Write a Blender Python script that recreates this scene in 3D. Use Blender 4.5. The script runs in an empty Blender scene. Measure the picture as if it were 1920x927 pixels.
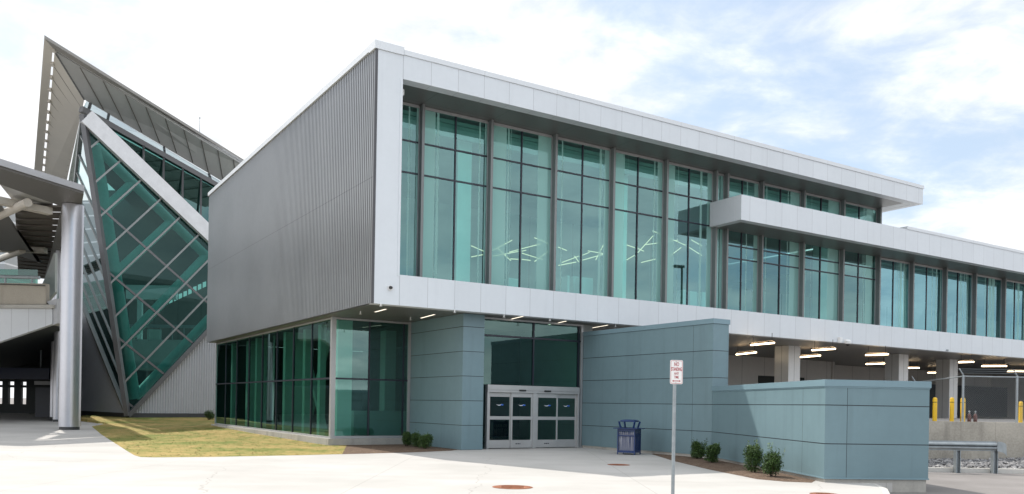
import bpy, bmesh, math, random
from mathutils import Vector, Matrix
random.seed(7)
SC = bpy.context.scene
COL = SC.collection

# ---------------------------------------------------------------- camera
F, X0, Y0, ROLL, EYE = 1573.0, 961.8, 759.1, 0.0170, 1.73
cr, sr = math.cos(ROLL), math.sin(ROLL)
cam_d = bpy.data.cameras.new('camera')
cam = bpy.data.objects.new('camera', cam_d); COL.objects.link(cam)
cam.matrix_world = Matrix(((cr, -sr, 0, 0), (0, 0, -1, 0), (sr, cr, 0, EYE), (0, 0, 0, 1)))
cam_d.sensor_width = 36; cam_d.sensor_fit = 'HORIZONTAL'
cam_d.lens = F / 1920 * 36
cam_d.shift_x = -(X0 - 960) / 1920
cam_d.shift_y = (Y0 - 463.5) / 1920
cam_d.clip_start = 0.1; cam_d.clip_end = 3000
SC.camera = cam

# ---------------------------------------------------------------- sun, sky, exposure
SUN = Vector((0.545, -0.567, -1.0)).normalized()          # direction the light travels
ld = bpy.data.lights.new('sun', 'SUN'); ld.energy = 3.5; ld.angle = math.radians(0.6); ld.color = (1, .955, .89)
lo = bpy.data.objects.new('sun', ld); COL.objects.link(lo)
lo.rotation_euler = SUN.to_track_quat('-Z', 'Y').to_euler(); lo.location = (-30, 30, 60)
W = bpy.data.worlds.new('World'); SC.world = W; W.use_nodes = True
SKY_STRENGTH = 0.15
def build_world():
    nt = W.node_tree; nt.nodes.clear(); N = nt.nodes.new; L = nt.links.new
    out = N('ShaderNodeOutputWorld'); bg = N('ShaderNodeBackground')
    sky = N('ShaderNodeTexSky'); sky.sky_type = 'NISHITA'; sky.sun_disc = False
    sky.sun_elevation = math.asin(-SUN.z); sky.sun_rotation = math.atan2(-SUN.x, -SUN.y)
    sky.air_density = 1.0; sky.dust_density = 1.5; sky.ozone_density = 1.0
    tc = N('ShaderNodeTexCoord'); sep = N('ShaderNodeSeparateXYZ'); L(tc.outputs['Generated'], sep.inputs[0])
    def M(op, a, b=None, c=None, clamp=False):
        n = N('ShaderNodeMath'); n.operation = op; n.use_clamp = clamp
        for i, v in enumerate((a, b, c)):
            if v is None: continue
            if isinstance(v, (int, float)): n.inputs[i].default_value = v
            else: L(v, n.inputs[i])
        return n.outputs[0]
    den = M('ADD', M('MAXIMUM', sep.outputs[2], 0.0), 0.22)
    comb = N('ShaderNodeCombineXYZ')
    L(M('DIVIDE', sep.outputs[0], den), comb.inputs[0]); L(M('DIVIDE', sep.outputs[1], den), comb.inputs[1])
    def noise(scale, detail, rough, dist, off):
        mp = N('ShaderNodeMapping'); mp.inputs['Location'].default_value = off; L(comb.outputs[0], mp.inputs[0])
        n = N('ShaderNodeTexNoise'); n.inputs['Scale'].default_value = scale; n.inputs['Detail'].default_value = detail
        n.inputs['Roughness'].default_value = rough; n.inputs['Distortion'].default_value = dist
        L(mp.outputs[0], n.inputs['Vector']); return n.outputs['Fac']
    big = noise(1.25, 9, 0.58, 0.25, (3.1, 1.7, 0)); fine = noise(4.2, 8, 0.6, 0.3, (7.3, 2.2, 0))
    # wide openings in the cloud deck, fixed in the sky
    def patch(d, lo_, hi):
        v = N('ShaderNodeVectorMath'); v.operation = 'DOT_PRODUCT'; L(tc.outputs['Generated'], v.inputs[0])
        v.inputs[1].default_value = Vector(d).normalized()
        mr = N('ShaderNodeMapRange'); mr.interpolation_type = 'SMOOTHSTEP'; L(v.outputs['Value'], mr.inputs[0])
        mr.inputs[1].default_value = lo_; mr.inputs[2].default_value = hi; return mr.outputs[0]
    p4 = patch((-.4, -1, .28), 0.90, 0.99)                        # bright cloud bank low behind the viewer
    p1 = patch((0.40, 1, 0.52), 0.945, 0.995); p2 = patch((-0.10, 1, 0.36), 0.985, 0.9995); p3 = patch((.2, -1, .5), 0.80, 0.97)
    cov = M('ADD', M('MULTIPLY', big, 0.75), M('MULTIPLY', fine, 0.25))
    cov = M('SUBTRACT', M('SUBTRACT', M('SUBTRACT', M('ADD', cov, 0.085), M('MULTIPLY', p1, 0.125)), M('MULTIPLY', p2, 0.10)), M('MULTIPLY', p3, 0.19))
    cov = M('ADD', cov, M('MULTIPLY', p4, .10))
    mr = N('ShaderNodeMapRange'); mr.interpolation_type = 'SMOOTHSTEP'; L(cov, mr.inputs[0])
    mr.inputs[1].default_value = 0.42; mr.inputs[2].default_value = 0.585
    # cloud body: brighter and greyer billows
    cl = N('ShaderNodeMix'); cl.data_type = 'RGBA'
    L(M('MULTIPLY', M('SUBTRACT', fine, .32), 2.6, clamp=True), cl.inputs[0]); cl.inputs[6].default_value = (5.3, 5.55, 5.9, 1); cl.inputs[7].default_value = (8.0, 8.0, 7.95, 1)
    blue = N('ShaderNodeMix'); blue.data_type = 'RGBA'; blue.blend_type = 'MULTIPLY'; blue.inputs[0].default_value = 1
    L(sky.outputs[0], blue.inputs[6]); blue.inputs[7].default_value = (1.0, 1.0, 1.0, 1)
    add = N('ShaderNodeMix'); add.data_type = 'RGBA'; add.inputs[0].default_value = 0.5      # thin high veil in the openings
    L(blue.outputs[2], add.inputs[6]); add.inputs[7].default_value = (4.9, 5.75, 6.6, 1)
    mx = N('ShaderNodeMix'); mx.data_type = 'RGBA'
    L(mr.outputs[0], mx.inputs[0]); L(add.outputs[2], mx.inputs[6]); L(cl.outputs[2], mx.inputs[7])
    # unseen sky behind the viewer brightened, added to lift facade light and window reflections
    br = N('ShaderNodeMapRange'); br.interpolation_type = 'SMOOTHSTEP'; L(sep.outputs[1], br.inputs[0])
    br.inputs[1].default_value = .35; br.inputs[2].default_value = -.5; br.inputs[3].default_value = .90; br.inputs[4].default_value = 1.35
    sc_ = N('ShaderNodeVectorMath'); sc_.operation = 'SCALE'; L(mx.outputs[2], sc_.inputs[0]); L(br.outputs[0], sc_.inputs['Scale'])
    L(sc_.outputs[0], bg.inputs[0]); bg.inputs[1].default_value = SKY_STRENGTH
    L(bg.outputs[0], out.inputs[0])
build_world()
SC.view_settings.view_transform = 'Standard'; SC.view_settings.look = 'None'
SC.view_settings.gamma = 1; SC.view_settings.use_curve_mapping = False
SC.view_settings.exposure = 0.34
SC.cycles.max_bounces = 10; SC.cycles.transparent_max_bounces = 16; SC.cycles.glossy_bounces = 5
SC.cycles.caustics_reflective = False; SC.cycles.caustics_refractive = False
SC.cycles.sample_clamp_indirect = 6

# ---------------------------------------------------------------- survey helpers (photo point -> place)
YAW = 0.5613; CX, CY = -4.87, 28.60
cu, su = math.cos(YAW), math.sin(YAW)
def ray(px, py):
    A = (px - X0) / F; B = (py - Y0) / F
    return Vector((A*cr + B*sr, 1.0, -(-A*sr + B*cr)))
EYEV = Vector((0, 0, EYE))
def atz(px, py, z): r = ray(px, py); return EYEV + r * ((z - EYE) / r.z)
def atY(px, py, Y): return EYEV + ray(px, py) * Y
def loc(P): x, y = P[0]-CX, P[1]-CY; return Vector((x*cu + y*su, -x*su + y*cu, P[2]))
def glob(u, v, z): return Vector((CX + u*cu - v*su, CY + u*su + v*cu, z))
O_L = loc(EYEV)
def ldir(px, py): r = ray(px, py); return Vector((r.x*cu + r.y*su, -r.x*su + r.y*cu, r.z))
def atv(px, py, v): d = ldir(px, py); return O_L + d * ((v - O_L.y) / d.y)      # returns local (u, v, z)
def atu(px, py, u): d = ldir(px, py); return O_L + d * ((u - O_L.x) / d.x)

# ---------------------------------------------------------------- mesh helpers
class MB:
    def __init__(s): s.v = []; s.f = []
    def add(s, vs, fs):
        b = len(s.v); s.v += [tuple(p) for p in vs]; s.f += [tuple(i + b for i in q) for q in fs]; return s
    def box(s, x0, x1, y0, y1, z0, z1):
        vs = [(x0,y0,z0),(x1,y0,z0),(x1,y1,z0),(x0,y1,z0),(x0,y0,z1),(x1,y0,z1),(x1,y1,z1),(x0,y1,z1)]
        return s.add(vs, [(3,2,1,0),(4,5,6,7),(0,1,5,4),(1,2,6,5),(2,3,7,6),(3,0,4,7)])
    def quad(s, a, b, c, d): return s.add([a, b, c, d], [(0,1,2,3)])
    def poly(s, ps): return s.add(ps, [tuple(range(len(ps)))])
    def slab(s, ps, d):                      # planar outline pushed along the vector d
        n = len(ps); d = Vector(d); A = [Vector(p) for p in ps]; B = [p + d for p in A]
        fs = [tuple(range(n))[::-1], tuple(range(n, 2*n))] + [(i, (i+1) % n, n + (i+1) % n, n + i) for i in range(n)]
        return s.add(A + B, fs)
    def bar(s, p0, p1, w, h, up=(0,0,1)):    # rectangular bar between two points
        p0, p1 = Vector(p0), Vector(p1); t = (p1 - p0).normalized(); up = Vector(up)
        if abs(t.dot(up)) > .98: up = Vector((0,1,0))
        a = t.cross(up).normalized() * w/2; b = a.cross(t).normalized() * h/2
        vs = [p0-a-b, p0+a-b, p0+a+b, p0-a+b, p1-a-b, p1+a-b, p1+a+b, p1-a+b]
        return s.add(vs, [(3,2,1,0),(4,5,6,7),(0,1,5,4),(1,2,6,5),(2,3,7,6),(3,0,4,7)])
    def tube(s, p0, p1, r0, r1=None, n=16, caps=True):
        r1 = r0 if r1 is None else r1
        p0, p1 = Vector(p0), Vector(p1); t = (p1 - p0).normalized()
        a = t.orthogonal().normalized(); b = t.cross(a)
        vs = []
        for p, r in ((p0, r0), (p1, r1)):
            for i in range(n):
                q = 2*math.pi*i/n; vs.append(p + a*(r*math.cos(q)) + b*(r*math.sin(q)))
        fs = [(i, (i+1) % n, n + (i+1) % n, n + i) for i in range(n)]
        if caps: fs += [tuple(range(n))[::-1], tuple(range(n, 2*n))]
        return s.add(vs, fs)
    def lathe(s, c, prof, n=20):             # profile of (radius, z)
        c = Vector(c); vs = []
        for r, z in prof:
            for i in range(n):
                q = 2*math.pi*i/n; vs.append(c + Vector((r*math.cos(q), r*math.sin(q), z)))
        fs = []
        for k in range(len(prof)-1):
            fs += [(k*n+i, k*n+(i+1) % n, (k+1)*n+(i+1) % n, (k+1)*n+i) for i in range(n)]
        fs += [tuple(range(n))[::-1], tuple(range((len(prof)-1)*n, len(prof)*n))]
        return s.add(vs, fs)
    def build(s, name, m, parent=None, smooth=False, bevel=0, label=None, keep=False):
        me = bpy.data.meshes.new(name); me.from_pydata(s.v, [], s.f); me.update()
        bm = bmesh.new(); bm.from_mesh(me)
        if not keep: bmesh.ops.recalc_face_normals(bm, faces=bm.faces)
        if bevel:
            es = [e for e in bm.edges if len(e.link_faces) == 2 and e.calc_face_angle(0) > .6]
            bmesh.ops.bevel(bm, geom=es, offset=bevel, segments=2, affect='EDGES', clamp_overlap=True)
        bm.to_mesh(me); bm.free()
        if smooth:
            me.polygons.foreach_set('use_smooth', [True]*len(me.polygons))
            try: me.set_sharp_from_angle(angle=math.radians(40))
            except Exception: pass
        me.materials.append(m)
        o = bpy.data.objects.new(name, me); COL.objects.link(o)
        if parent: o.parent = parent
        if label: o['label'] = label
        return o
def tag(o, label, cat, group=None):
    o['label'] = label; o['category'] = cat
    if group: o['group'] = group
    return o
def thing(name, label, cat, at=(0,0,0), rz=0, group=None):
    o = bpy.data.objects.new(name, None); COL.objects.link(o); o.location = at; o.rotation_euler = (0,0,rz)
    o.empty_display_size = .3
    return tag(o, label, cat, group)
def struct(o, kind='structure'): o['kind'] = kind; return o
def dup(root, label, at=None, rz=None):
    r = root.copy(); COL.objects.link(r); r['label'] = label
    if at is not None: r.location = at
    if rz is not None: r.rotation_euler = (0,0,rz)
    for ch in list(root.children):
        c = ch.copy(); COL.objects.link(c); c.parent = r
        for g in ch.children:
            e = g.copy(); COL.objects.link(e); e.parent = c
    return r

# ---------------------------------------------------------------- materials
class NT:
    def __init__(s, name):
        s.m = bpy.data.materials.new(name); s.m.use_nodes = True; s.t = s.m.node_tree; s.t.nodes.clear()
        s.out = s.N('ShaderNodeOutputMaterial'); s.tc = s.N('ShaderNodeTexCoord')
        s.sep = s.N('ShaderNodeSeparateXYZ'); s.L(s.tc.outputs['Object'], s.sep.inputs[0])
    def N(s, t): return s.t.nodes.new(t)
    def L(s, a, b): s.t.links.new(a, b)
    def M(s, op, a, b=None, c=None, clamp=False):
        n = s.N('ShaderNodeMath'); n.operation = op; n.use_clamp = clamp
        for i, v in enumerate((a, b, c)):
            if v is None: continue
            if isinstance(v, (int, float)): n.inputs[i].default_value = v
            else: s.L(v, n.inputs[i])
        return n.outputs[0]
    def axis(s, a): return s.sep.outputs['xyz'.index(a)]
    def noise(s, scale, detail=4, rough=.55, vec=None, stretch=None, world=False, dist=0):
        n = s.N('ShaderNodeTexNoise'); n.inputs['Scale'].default_value = scale; n.inputs['Detail'].default_value = detail
        n.inputs['Roughness'].default_value = rough; n.inputs['Distortion'].default_value = dist
        src = vec or s.tc.outputs['Object']
        if world: g = s.N('ShaderNodeNewGeometry'); src = g.outputs['Position']
        if stretch:
            mp = s.N('ShaderNodeMapping'); mp.inputs['Scale'].default_value = stretch; s.L(src, mp.inputs[0]); src = mp.outputs[0]
        s.L(src, n.inputs['Vector']); return n.outputs['Fac']
    def ramp(s, x, a, b, smooth=True):
        n = s.N('ShaderNodeMapRange'); n.interpolation_type = 'SMOOTHSTEP' if smooth else 'LINEAR'
        s.L(x, n.inputs[0]); n.inputs[1].default_value = a; n.inputs[2].default_value = b; return n.outputs[0]
    def mix(s, f, a, b):
        n = s.N('ShaderNodeMix'); n.data_type = 'RGBA'
        for i, v in ((0, f), (6, a), (7, b)):
            if isinstance(v, (int, float)): n.inputs[i].default_value = v
            elif isinstance(v, tuple): n.inputs[i].default_value = (*v[:3], 1)
            else: s.L(v, n.inputs[i])
        return n.outputs[2]
    def seam(s, a, period, off, half):
        x = s.M('SUBTRACT', s.axis(a), off)
        fr = s.M('SUBTRACT', s.M('FRACT', s.M('ADD', s.M('DIVIDE', x, period), .5)), .5)
        return s.M('LESS_THAN', s.M('MULTIPLY', s.M('ABSOLUTE', fr), period), half)
    def line(s, a, at, half): return s.M('LESS_THAN', s.M('ABSOLUTE', s.M('SUBTRACT', s.axis(a), at)), half)
    def bsdf(s, color, rough=.5, metal=0, spec=.5, bump=None, bstr=.2, bdist=.01):
        b = s.N('ShaderNodeBsdfPrincipled')
        for k, v in (('Base Color', color), ('Roughness', rough), ('Metallic', metal), ('Specular IOR Level', spec)):
            if isinstance(v, tuple): b.inputs[k].default_value = (*v[:3], 1)
            elif isinstance(v, (int, float)): b.inputs[k].default_value = v
            else: s.L(v, b.inputs[k])
        if bump is not None:
            bp = s.N('ShaderNodeBump'); bp.inputs['Strength'].default_value = bstr; bp.inputs['Distance'].default_value = bdist
            s.L(bump, bp.inputs['Height']); s.L(bp.outputs[0], b.inputs['Normal'])
        s.L(b.outputs[0], s.out.inputs[0]); return b
def plain(name, col, rough=.5, metal=0, var=.08, scale=1.5, seams=(), seamcol=None, spec=.5, bump=0, world=False, streak=0, cells=None):
    """paint / metal with a faint uneven weathering and optional panel joints"""
    n = NT(name); f = n.noise(scale, 5, .6, world=world); g = n.noise(scale*9, 3, .6, world=world)
    k = n.M('ADD', n.M('MULTIPLY', f, .7), n.M('MULTIPLY', g, .3))
    lo_ = tuple(c*(1-var) for c in col); hi = tuple(min(1, c*(1+var)) for c in col)
    c = n.mix(n.ramp(k, .3, .7), lo_, hi)
    if cells:                                 # each panel a slightly different batch
        ax, per, off, amt = cells
        w = n.N('ShaderNodeTexWhiteNoise'); w.noise_dimensions = '1D'; n.L(n.M('FLOOR', n.M('DIVIDE', n.M('SUBTRACT', n.axis(ax), off), per)), w.inputs['W'])
        c = n.mix(n.M('MULTIPLY', w.outputs['Value'], amt), c, tuple(q*.5 for q in col))
    if streak:                                # faint rain streaks
        st = n.noise(2.6, 5, .65, stretch=(1, 1, .07)); c = n.mix(n.M('MULTIPLY', n.ramp(st, .5, .72), streak), c, tuple(q*.55 for q in col))
    for sm in seams:
        mk = n.seam(*sm) if len(sm) == 4 else n.line(*sm)
        c = n.mix(mk, c, seamcol or tuple(q*.3 for q in col))
    r = n.M('ADD', rough - .06, n.M('MULTIPLY', f, .12))
    n.bsdf(c, r, metal, spec, bump=g if bump else None, bstr=bump)
    return n.m
def glass(name, tint, refl, gcol=(.78,.93,.92), wob=.0, frit=None, rough=0.0):
    n = NT(name)
    tr = n.N('ShaderNodeBsdfTransparent'); tr.inputs[0].default_value = (*tint, 1)
    gl = n.N('ShaderNodeBsdfGlossy'); gl.inputs['Color'].default_value = (*gcol, 1); gl.inputs['Roughness'].default_value = rough
    fr = n.N('ShaderNodeLayerWeight'); fr.inputs[0].default_value = .5; sch = n.M('POWER', fr.outputs['Facing'], 4.5)
    if wob:
        w = n.noise(.55, 1, .4); bp = n.N('ShaderNodeBump'); bp.inputs['Strength'].default_value = wob; bp.inputs['Distance'].default_value = .05
        n.L(w, bp.inputs['Height']); n.L(bp.outputs[0], gl.inputs['Normal'])
    oi = n.N('ShaderNodeObjectInfo'); refl = n.M('MULTIPLY', n.M('ADD', .75, n.M('MULTIPLY', oi.outputs['Random'], .5)), refl)
    fac = n.M('ADD', refl, n.M('MULTIPLY', sch, .8), clamp=True)
    mx = n.N('ShaderNodeMixShader'); n.L(fac, mx.inputs[0]); n.L(tr.outputs[0], mx.inputs[1]); n.L(gl.outputs[0], mx.inputs[2])
    sh = mx.outputs[0]
    if frit:                                  # fine vertical printed lines, in clusters along the facade
        a, dens = frit
        l1 = n.N('ShaderNodeTexWhiteNoise'); l1.noise_dimensions = '1D'
        n.L(n.M('FLOOR', n.M('MULTIPLY', n.axis(a), 15.0)), l1.inputs['W'])
        ba = n.M('DIVIDE', n.M('SUBTRACT', n.axis(a), 2.7), 3.085)
        wn = n.N('ShaderNodeTexWhiteNoise'); wn.noise_dimensions = '1D'; n.L(n.M('FLOOR', n.M('MULTIPLY', ba, 2.0)), wn.inputs['W'])
        tri = n.M('ABSOLUTE', n.M('SUBTRACT', n.M('FRACT', ba), .5))             # 0 mid bay, .5 at a fin
        near = n.ramp(tri, .14, .47)
        th = n.M('MULTIPLY', n.M('MULTIPLY', near, dens), n.M('ADD', .25, wn.outputs['Value']))
        on = n.M('LESS_THAN', l1.outputs['Value'], th)
        df = n.N('ShaderNodeBsdfDiffuse'); df.inputs[0].default_value = (.52, .90, .82, 1)
        tl = n.N('ShaderNodeBsdfTranslucent'); tl.inputs[0].default_value = (.52, .90, .82, 1)
        m2 = n.N('ShaderNodeMixShader'); m2.inputs[0].default_value = .4; n.L(df.outputs[0], m2.inputs[1]); n.L(tl.outputs[0], m2.inputs[2])
        m3 = n.N('ShaderNodeMixShader'); n.L(n.M('MULTIPLY', on, .66), m3.inputs[0]); n.L(sh, m3.inputs[1]); n.L(m2.outputs[0], m3.inputs[2]); sh = m3.outputs[0]
    n.L(sh, n.out.inputs[0]); return n.m
def glow(name, col, s):
    n = NT(name); e = n.N('ShaderNodeEmission'); e.inputs[0].default_value = (*col, 1); e.inputs[1].default_value = s
    n.L(e.outputs[0], n.out.inputs[0]); return n.m

PERIOD = 1.085
panel = plain('white_panel', (.64,.668,.695), .42, 0, .03, .5, streak=.10, cells=('x', PERIOD, 1.02, .07), seams=[('x', PERIOD, 1.02, .007)], seamcol=(.36,.365,.38))
panel_plain = plain('white_panel_plain', (.64,.668,.695), .42, 0, .03, .5, streak=.10)
coping_m = plain('coping_metal', (.66,.68,.70), .35, .0, .03, .6, seams=[('x', 3.25, 1.02, .006)], seamcol=(.4,.41,.42))
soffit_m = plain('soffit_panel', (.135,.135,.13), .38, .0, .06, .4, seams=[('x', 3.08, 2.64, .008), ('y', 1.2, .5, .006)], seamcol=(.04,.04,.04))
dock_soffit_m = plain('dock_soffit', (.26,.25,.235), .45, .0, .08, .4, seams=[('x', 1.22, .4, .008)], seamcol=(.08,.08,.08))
fin_m = plain('fin_metal', (.20,.21,.21), .45, .2, .05, .8)
fin_edge_m = plain('frame_metal', (.42,.42,.42), .4, .4, .05, .8)
mull_m = plain('mullion_dark', (.018,.022,.035), .4, .1, .1, 1)
rib_m = plain('ribbed_metal', (.33,.335,.34), .34, .65, .06, .35, seams=[('z', 100, 9.45, .01)], seamcol=(.2,.2,.2))
rib2_m = plain('ribbed_metal_pale', (.38,.385,.405), .5, 0, .06, .35)
blue_m = plain('blue_panel', (.16,.245,.272), .48, 0, .06, .45, streak=.22, cells=('z', .925, 0, .10), seams=[('z', .925, 0, .011)], seamcol=(.015,.02,.025))
blue_cap = plain('blue_cap', (.18,.275,.315), .42, 0, .04, .6)
alu_m = plain('door_aluminium', (.50,.495,.485), .4, .35, .05, 2)
dark_m = plain('dark_interior', (.02,.026,.026), .7)
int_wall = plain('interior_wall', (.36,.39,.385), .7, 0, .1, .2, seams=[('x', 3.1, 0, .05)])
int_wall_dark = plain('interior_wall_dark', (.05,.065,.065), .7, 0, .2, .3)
int_floor = plain('interior_floor', (.16,.17,.17), .4)
int_ceil = plain('interior_ceiling', (.34,.36,.355), .7)
white_int = plain('white_plaster', (.78,.80,.79), .6, 0, .03)
conc_m = None
roof_m = plain('roof_membrane', (.5,.5,.5), .8)
steel_m = plain('brushed_steel', (.52,.52,.55), .34, .85, .05, .6)
galv_m = plain('galvanised_steel', (.30,.33,.345), .5, .55, .15, 5)
white_gear = plain('white_plastic', (.75,.75,.74), .4)
black_gear = plain('black_plastic', (.02,.02,.02), .35)
yellow_m = plain('yellow_paint', (.75,.46,.015), .45, 0, .08, 3)
G_up = glass('upper_glass', (.44,.84,.76), .20, (.52,.86,.88), wob=.012, frit=('x', 1.25))
G_right = glass('right_glass', (.42,.82,.76), .34, (.46,.84,.95), wob=.012, frit=('x', .7))
G_gr = glass('ground_glass', (.36,.64,.56), .14, (.55,.84,.80), wob=.03, frit=None)
G_door = glass('door_glass', (.28,.50,.43), .10)
G_cry = glass('crystal_glass', (.15,.38,.355), .04, (.5,.82,.80), wob=.03)
G_cry_l = glass('crystal_left_glass', (.30,.5,.48), .6, (.85,.95,.97), wob=.03)
lamp_w = glow('lamp_warm', (1,.78,.50), 8.0); lamp_u = glow('lamp_uplight', (1,.66,.36), 7.0); lamp_y = glow('stick_light', (1,.74,.48), .95); lamp_d = glow('downlight_strip', (1,.9,.72), 1.6)

def concrete(name, col, var=.12, joints=(), stain=True, world=False):
    n = NT(name); a = n.noise(.35, 6, .6, world=world); b = n.noise(14, 4, .65, world=world)
    k = n.M('ADD', n.M('MULTIPLY', a, .65), n.M('MULTIPLY', b, .35))
    c = n.mix(n.ramp(k, .32, .68), tuple(q*(1-var) for q in col), tuple(q*(1+var*.6) for q in col))
    if stain:
        st = n.noise(1.6, 5, .6, stretch=(1, 1, .12), world=world); c = n.mix(n.M('MULTIPLY', n.ramp(st, .48, .7), .55), c, tuple(q*.55 for q in col))
    for j in joints: c = n.mix(n.M('MULTIPLY', n.seam(*j), .55), c, tuple(q*.5 for q in col))
    n.bsdf(c, .85, 0, .3, bump=b, bstr=.15); return n.m
conc_m = concrete('concrete_cast', (.40,.365,.31), .35, joints=[('x', 1.22, .3, .008)])
plinth_m = concrete('concrete_plinth', (.42,.40,.36), .15)
kerb_m = concrete('kerb_concrete', (.55,.53,.49), .1, stain=False, world=True)

# ================================================================ GROUND
def ground_mats():
    n = NT('sidewalk'); a = n.noise(.25, 6, .6, world=True); b = n.noise(30, 4, .7, world=True); s = n.noise(1.1, 5, .6, world=True)
    c = n.mix(n.ramp(a, .3, .7), (.41,.395,.37), (.50,.48,.455))
    c = n.mix(n.M('MULTIPLY', n.ramp(b, .45, .75), .25), c, (.40,.38,.35))
    c = n.mix(n.M('MULTIPLY', n.ramp(s, .58, .8), .25), c, (.40,.37,.33))
    cr2 = n.N('ShaderNodeTexVoronoi'); cr2.feature = 'DISTANCE_TO_EDGE'; cr2.inputs['Scale'].default_value = .11; g2 = n.N('ShaderNodeNewGeometry'); wv = n.N('ShaderNodeVectorMath'); wv.operation = 'ADD'
    nz = n.N('ShaderNodeTexNoise'); nz.inputs['Scale'].default_value = .8; nz.inputs['Detail'].default_value = 6; n.L(g2.outputs['Position'], nz.inputs['Vector']); n.L(g2.outputs['Position'], wv.inputs[0]); n.L(nz.outputs['Color'], wv.inputs[1]); n.L(wv.outputs[0], cr2.inputs['Vector'])
    c = n.mix(n.M('MULTIPLY', n.M('LESS_THAN', cr2.outputs['Distance'], .0011), .45), c, (.24,.22,.2))
    ty = n.noise(.5, 5, .6, stretch=(.25, 1.6, 1), world=True); c = n.mix(n.M('MULTIPLY', n.ramp(ty, .52, .72), .22), c, (.33,.31,.285))
    for ax, per, off in (('x', 6.1, -3.2), ('y', 6.1, 2.3)):
        c = n.mix(n.M('MULTIPLY', n.seam(ax, per, off, .009), .6), c, (.27,.25,.23))
    n.bsdf(c, .85, 0, .25, bump=b, bstr=.08); sw = n.m
    n = NT('asphalt'); a = n.noise(.4, 6, .6, world=True); b = n.noise(60, 3, .7, world=True); s = n.noise(.9, 4, .5, stretch=(.25, 2.2, 1), world=True)
    c = n.mix(n.ramp(a, .3, .7), (.20,.185,.175), (.27,.25,.24)); c = n.mix(n.M('MULTIPLY', n.ramp(b, .4, .7), .4), c, (.15,.145,.14))
    c = n.mix(n.M('MULTIPLY', n.ramp(s, .55, .8), .4), c, (.17,.16,.155))
    n.bsdf(c, .9, 0, .25, bump=b, bstr=.3); asph = n.m
    n = NT('turf'); a = n.noise(.28, 5, .6, world=True); b = n.noise(2.2, 5, .65, world=True); d = n.noise(25, 3, .7, world=True)
    k = n.M('ADD', n.M('MULTIPLY', a, .42), n.M('ADD', n.M('MULTIPLY', b, .40), n.M('MULTIPLY', d, .18)))
    c = n.mix(n.ramp(k, .41, .57), (.135,.17,.035), (.37,.27,.10)); c = n.mix(n.M('MULTIPLY', n.ramp(d, .5, .75), .3), c, (.26,.22,.08))
    n.bsdf(c, .9, 0, .2, bump=d, bstr=.3); turf = n.m
    n = NT('mulch'); b = n.noise(22, 4, .7, world=True); d = n.noise(3, 4, .6, world=True)
    c = n.mix(n.ramp(b, .35, .65), (.07,.045,.032), (.20,.14,.10)); c = n.mix(n.M('MULTIPLY', n.ramp(d, .5, .7), .4), c, (.25,.19,.14))
    n.bsdf(c, .95, 0, .2, bump=b, bstr=.8, bdist=.03); mul = n.m
    return sw, asph, turf, mul
sw_m, asph_m, turf_m, mulch_m = ground_mats()
RZ = -.22                                                    # road level below the pavement
def gp(px, py, z=0): return atz(px, py, z)
struct(MB().box(-700, 700, -500, 900, RZ-.5, RZ).build('road', asph_m))
pave = [(-80,-25,0), (9.2,-25,0), (7.6,12,0)] + [tuple(gp(*q)) for q in ((1657,929),(1652,917),(1640,908.5),(1618,906.3))]
pave += [(9.2,20.2,0), (9.4,30,0), (14,45,0), (14,110,0), (-80,110,0)]
struct(MB().slab([(x, y, -.4) for x, y, _ in pave], (0,0,.4)).build('pavement', sw_m))
kp = [(9.34,-25), (7.74,12)] + [(p.x+.14, p.y) for p in (gp(1657,929), gp(1652,917))] + [(gp(1640,908.5).x+.08, gp(1640,908.5).y+.1), (gp(1618,906.3).x, gp(1618,906.3).y+.12)]
ki = [(9.2,-25), (7.6,12)] + [tuple(gp(*q))[:2] for q in ((1657,929),(1652,917),(1640,908.5),(1618,906.3))]
kb = MB()
for i in range(len(ki)-1):
    a, b, c, d = ki[i], ki[i+1], kp[i+1], kp[i]
    kb.slab([(a[0],a[1],-.38),(b[0],b[1],-.38),(c[0],c[1],-.38),(d[0],d[1],-.38)], (0,0,.384))
struct(kb.build('kerb', kerb_m))
# lawn
edge = [gp(*q) for q in ((172,800),(190,815),(212,829),(240,847),(252,854),(264,857.5),(290,858),(400,857),(560,854),(700,850.5),(775,848))]
lawn_pts = [Vector((-33,63,.24)), Vector((-26.0,54,.10))] + edge + [glob(4.0,4.6,0), glob(4.0,5.30,0), glob(.5,5.30,0), glob(.5,16,.06), glob(.5,26,.2), Vector((-12,64,.3)), Vector((-20,69,.3)), Vector((-29,64,.3)), Vector((-36,72,.3))]
def lawn_mesh():
    bm = bmesh.new(); vs = [bm.verts.new((p.x, p.y, p.z+.004)) for p in lawn_pts]; f = bm.faces.new(vs)
    bmesh.ops.triangulate(bm, faces=[f]); return bm, vs
bm, lvs = lawn_mesh(); tris = [[v.co.copy() for v in f.verts] for f in bm.faces]
low = [bm.verts.new((v.co.x, v.co.y, -.05)) for v in lvs]
for i in range(len(lvs)): bm.faces.new((lvs[i], lvs[i-1], low[i-1], low[i]))                # edge of the raised turf
mm = bpy.data.meshes.new('lawn'); bm.to_mesh(mm); bm.free(); mm.materials.append(turf_m)
lawn = bpy.data.objects.new('lawn', mm); COL.objects.link(lawn); struct(lawn)

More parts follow.
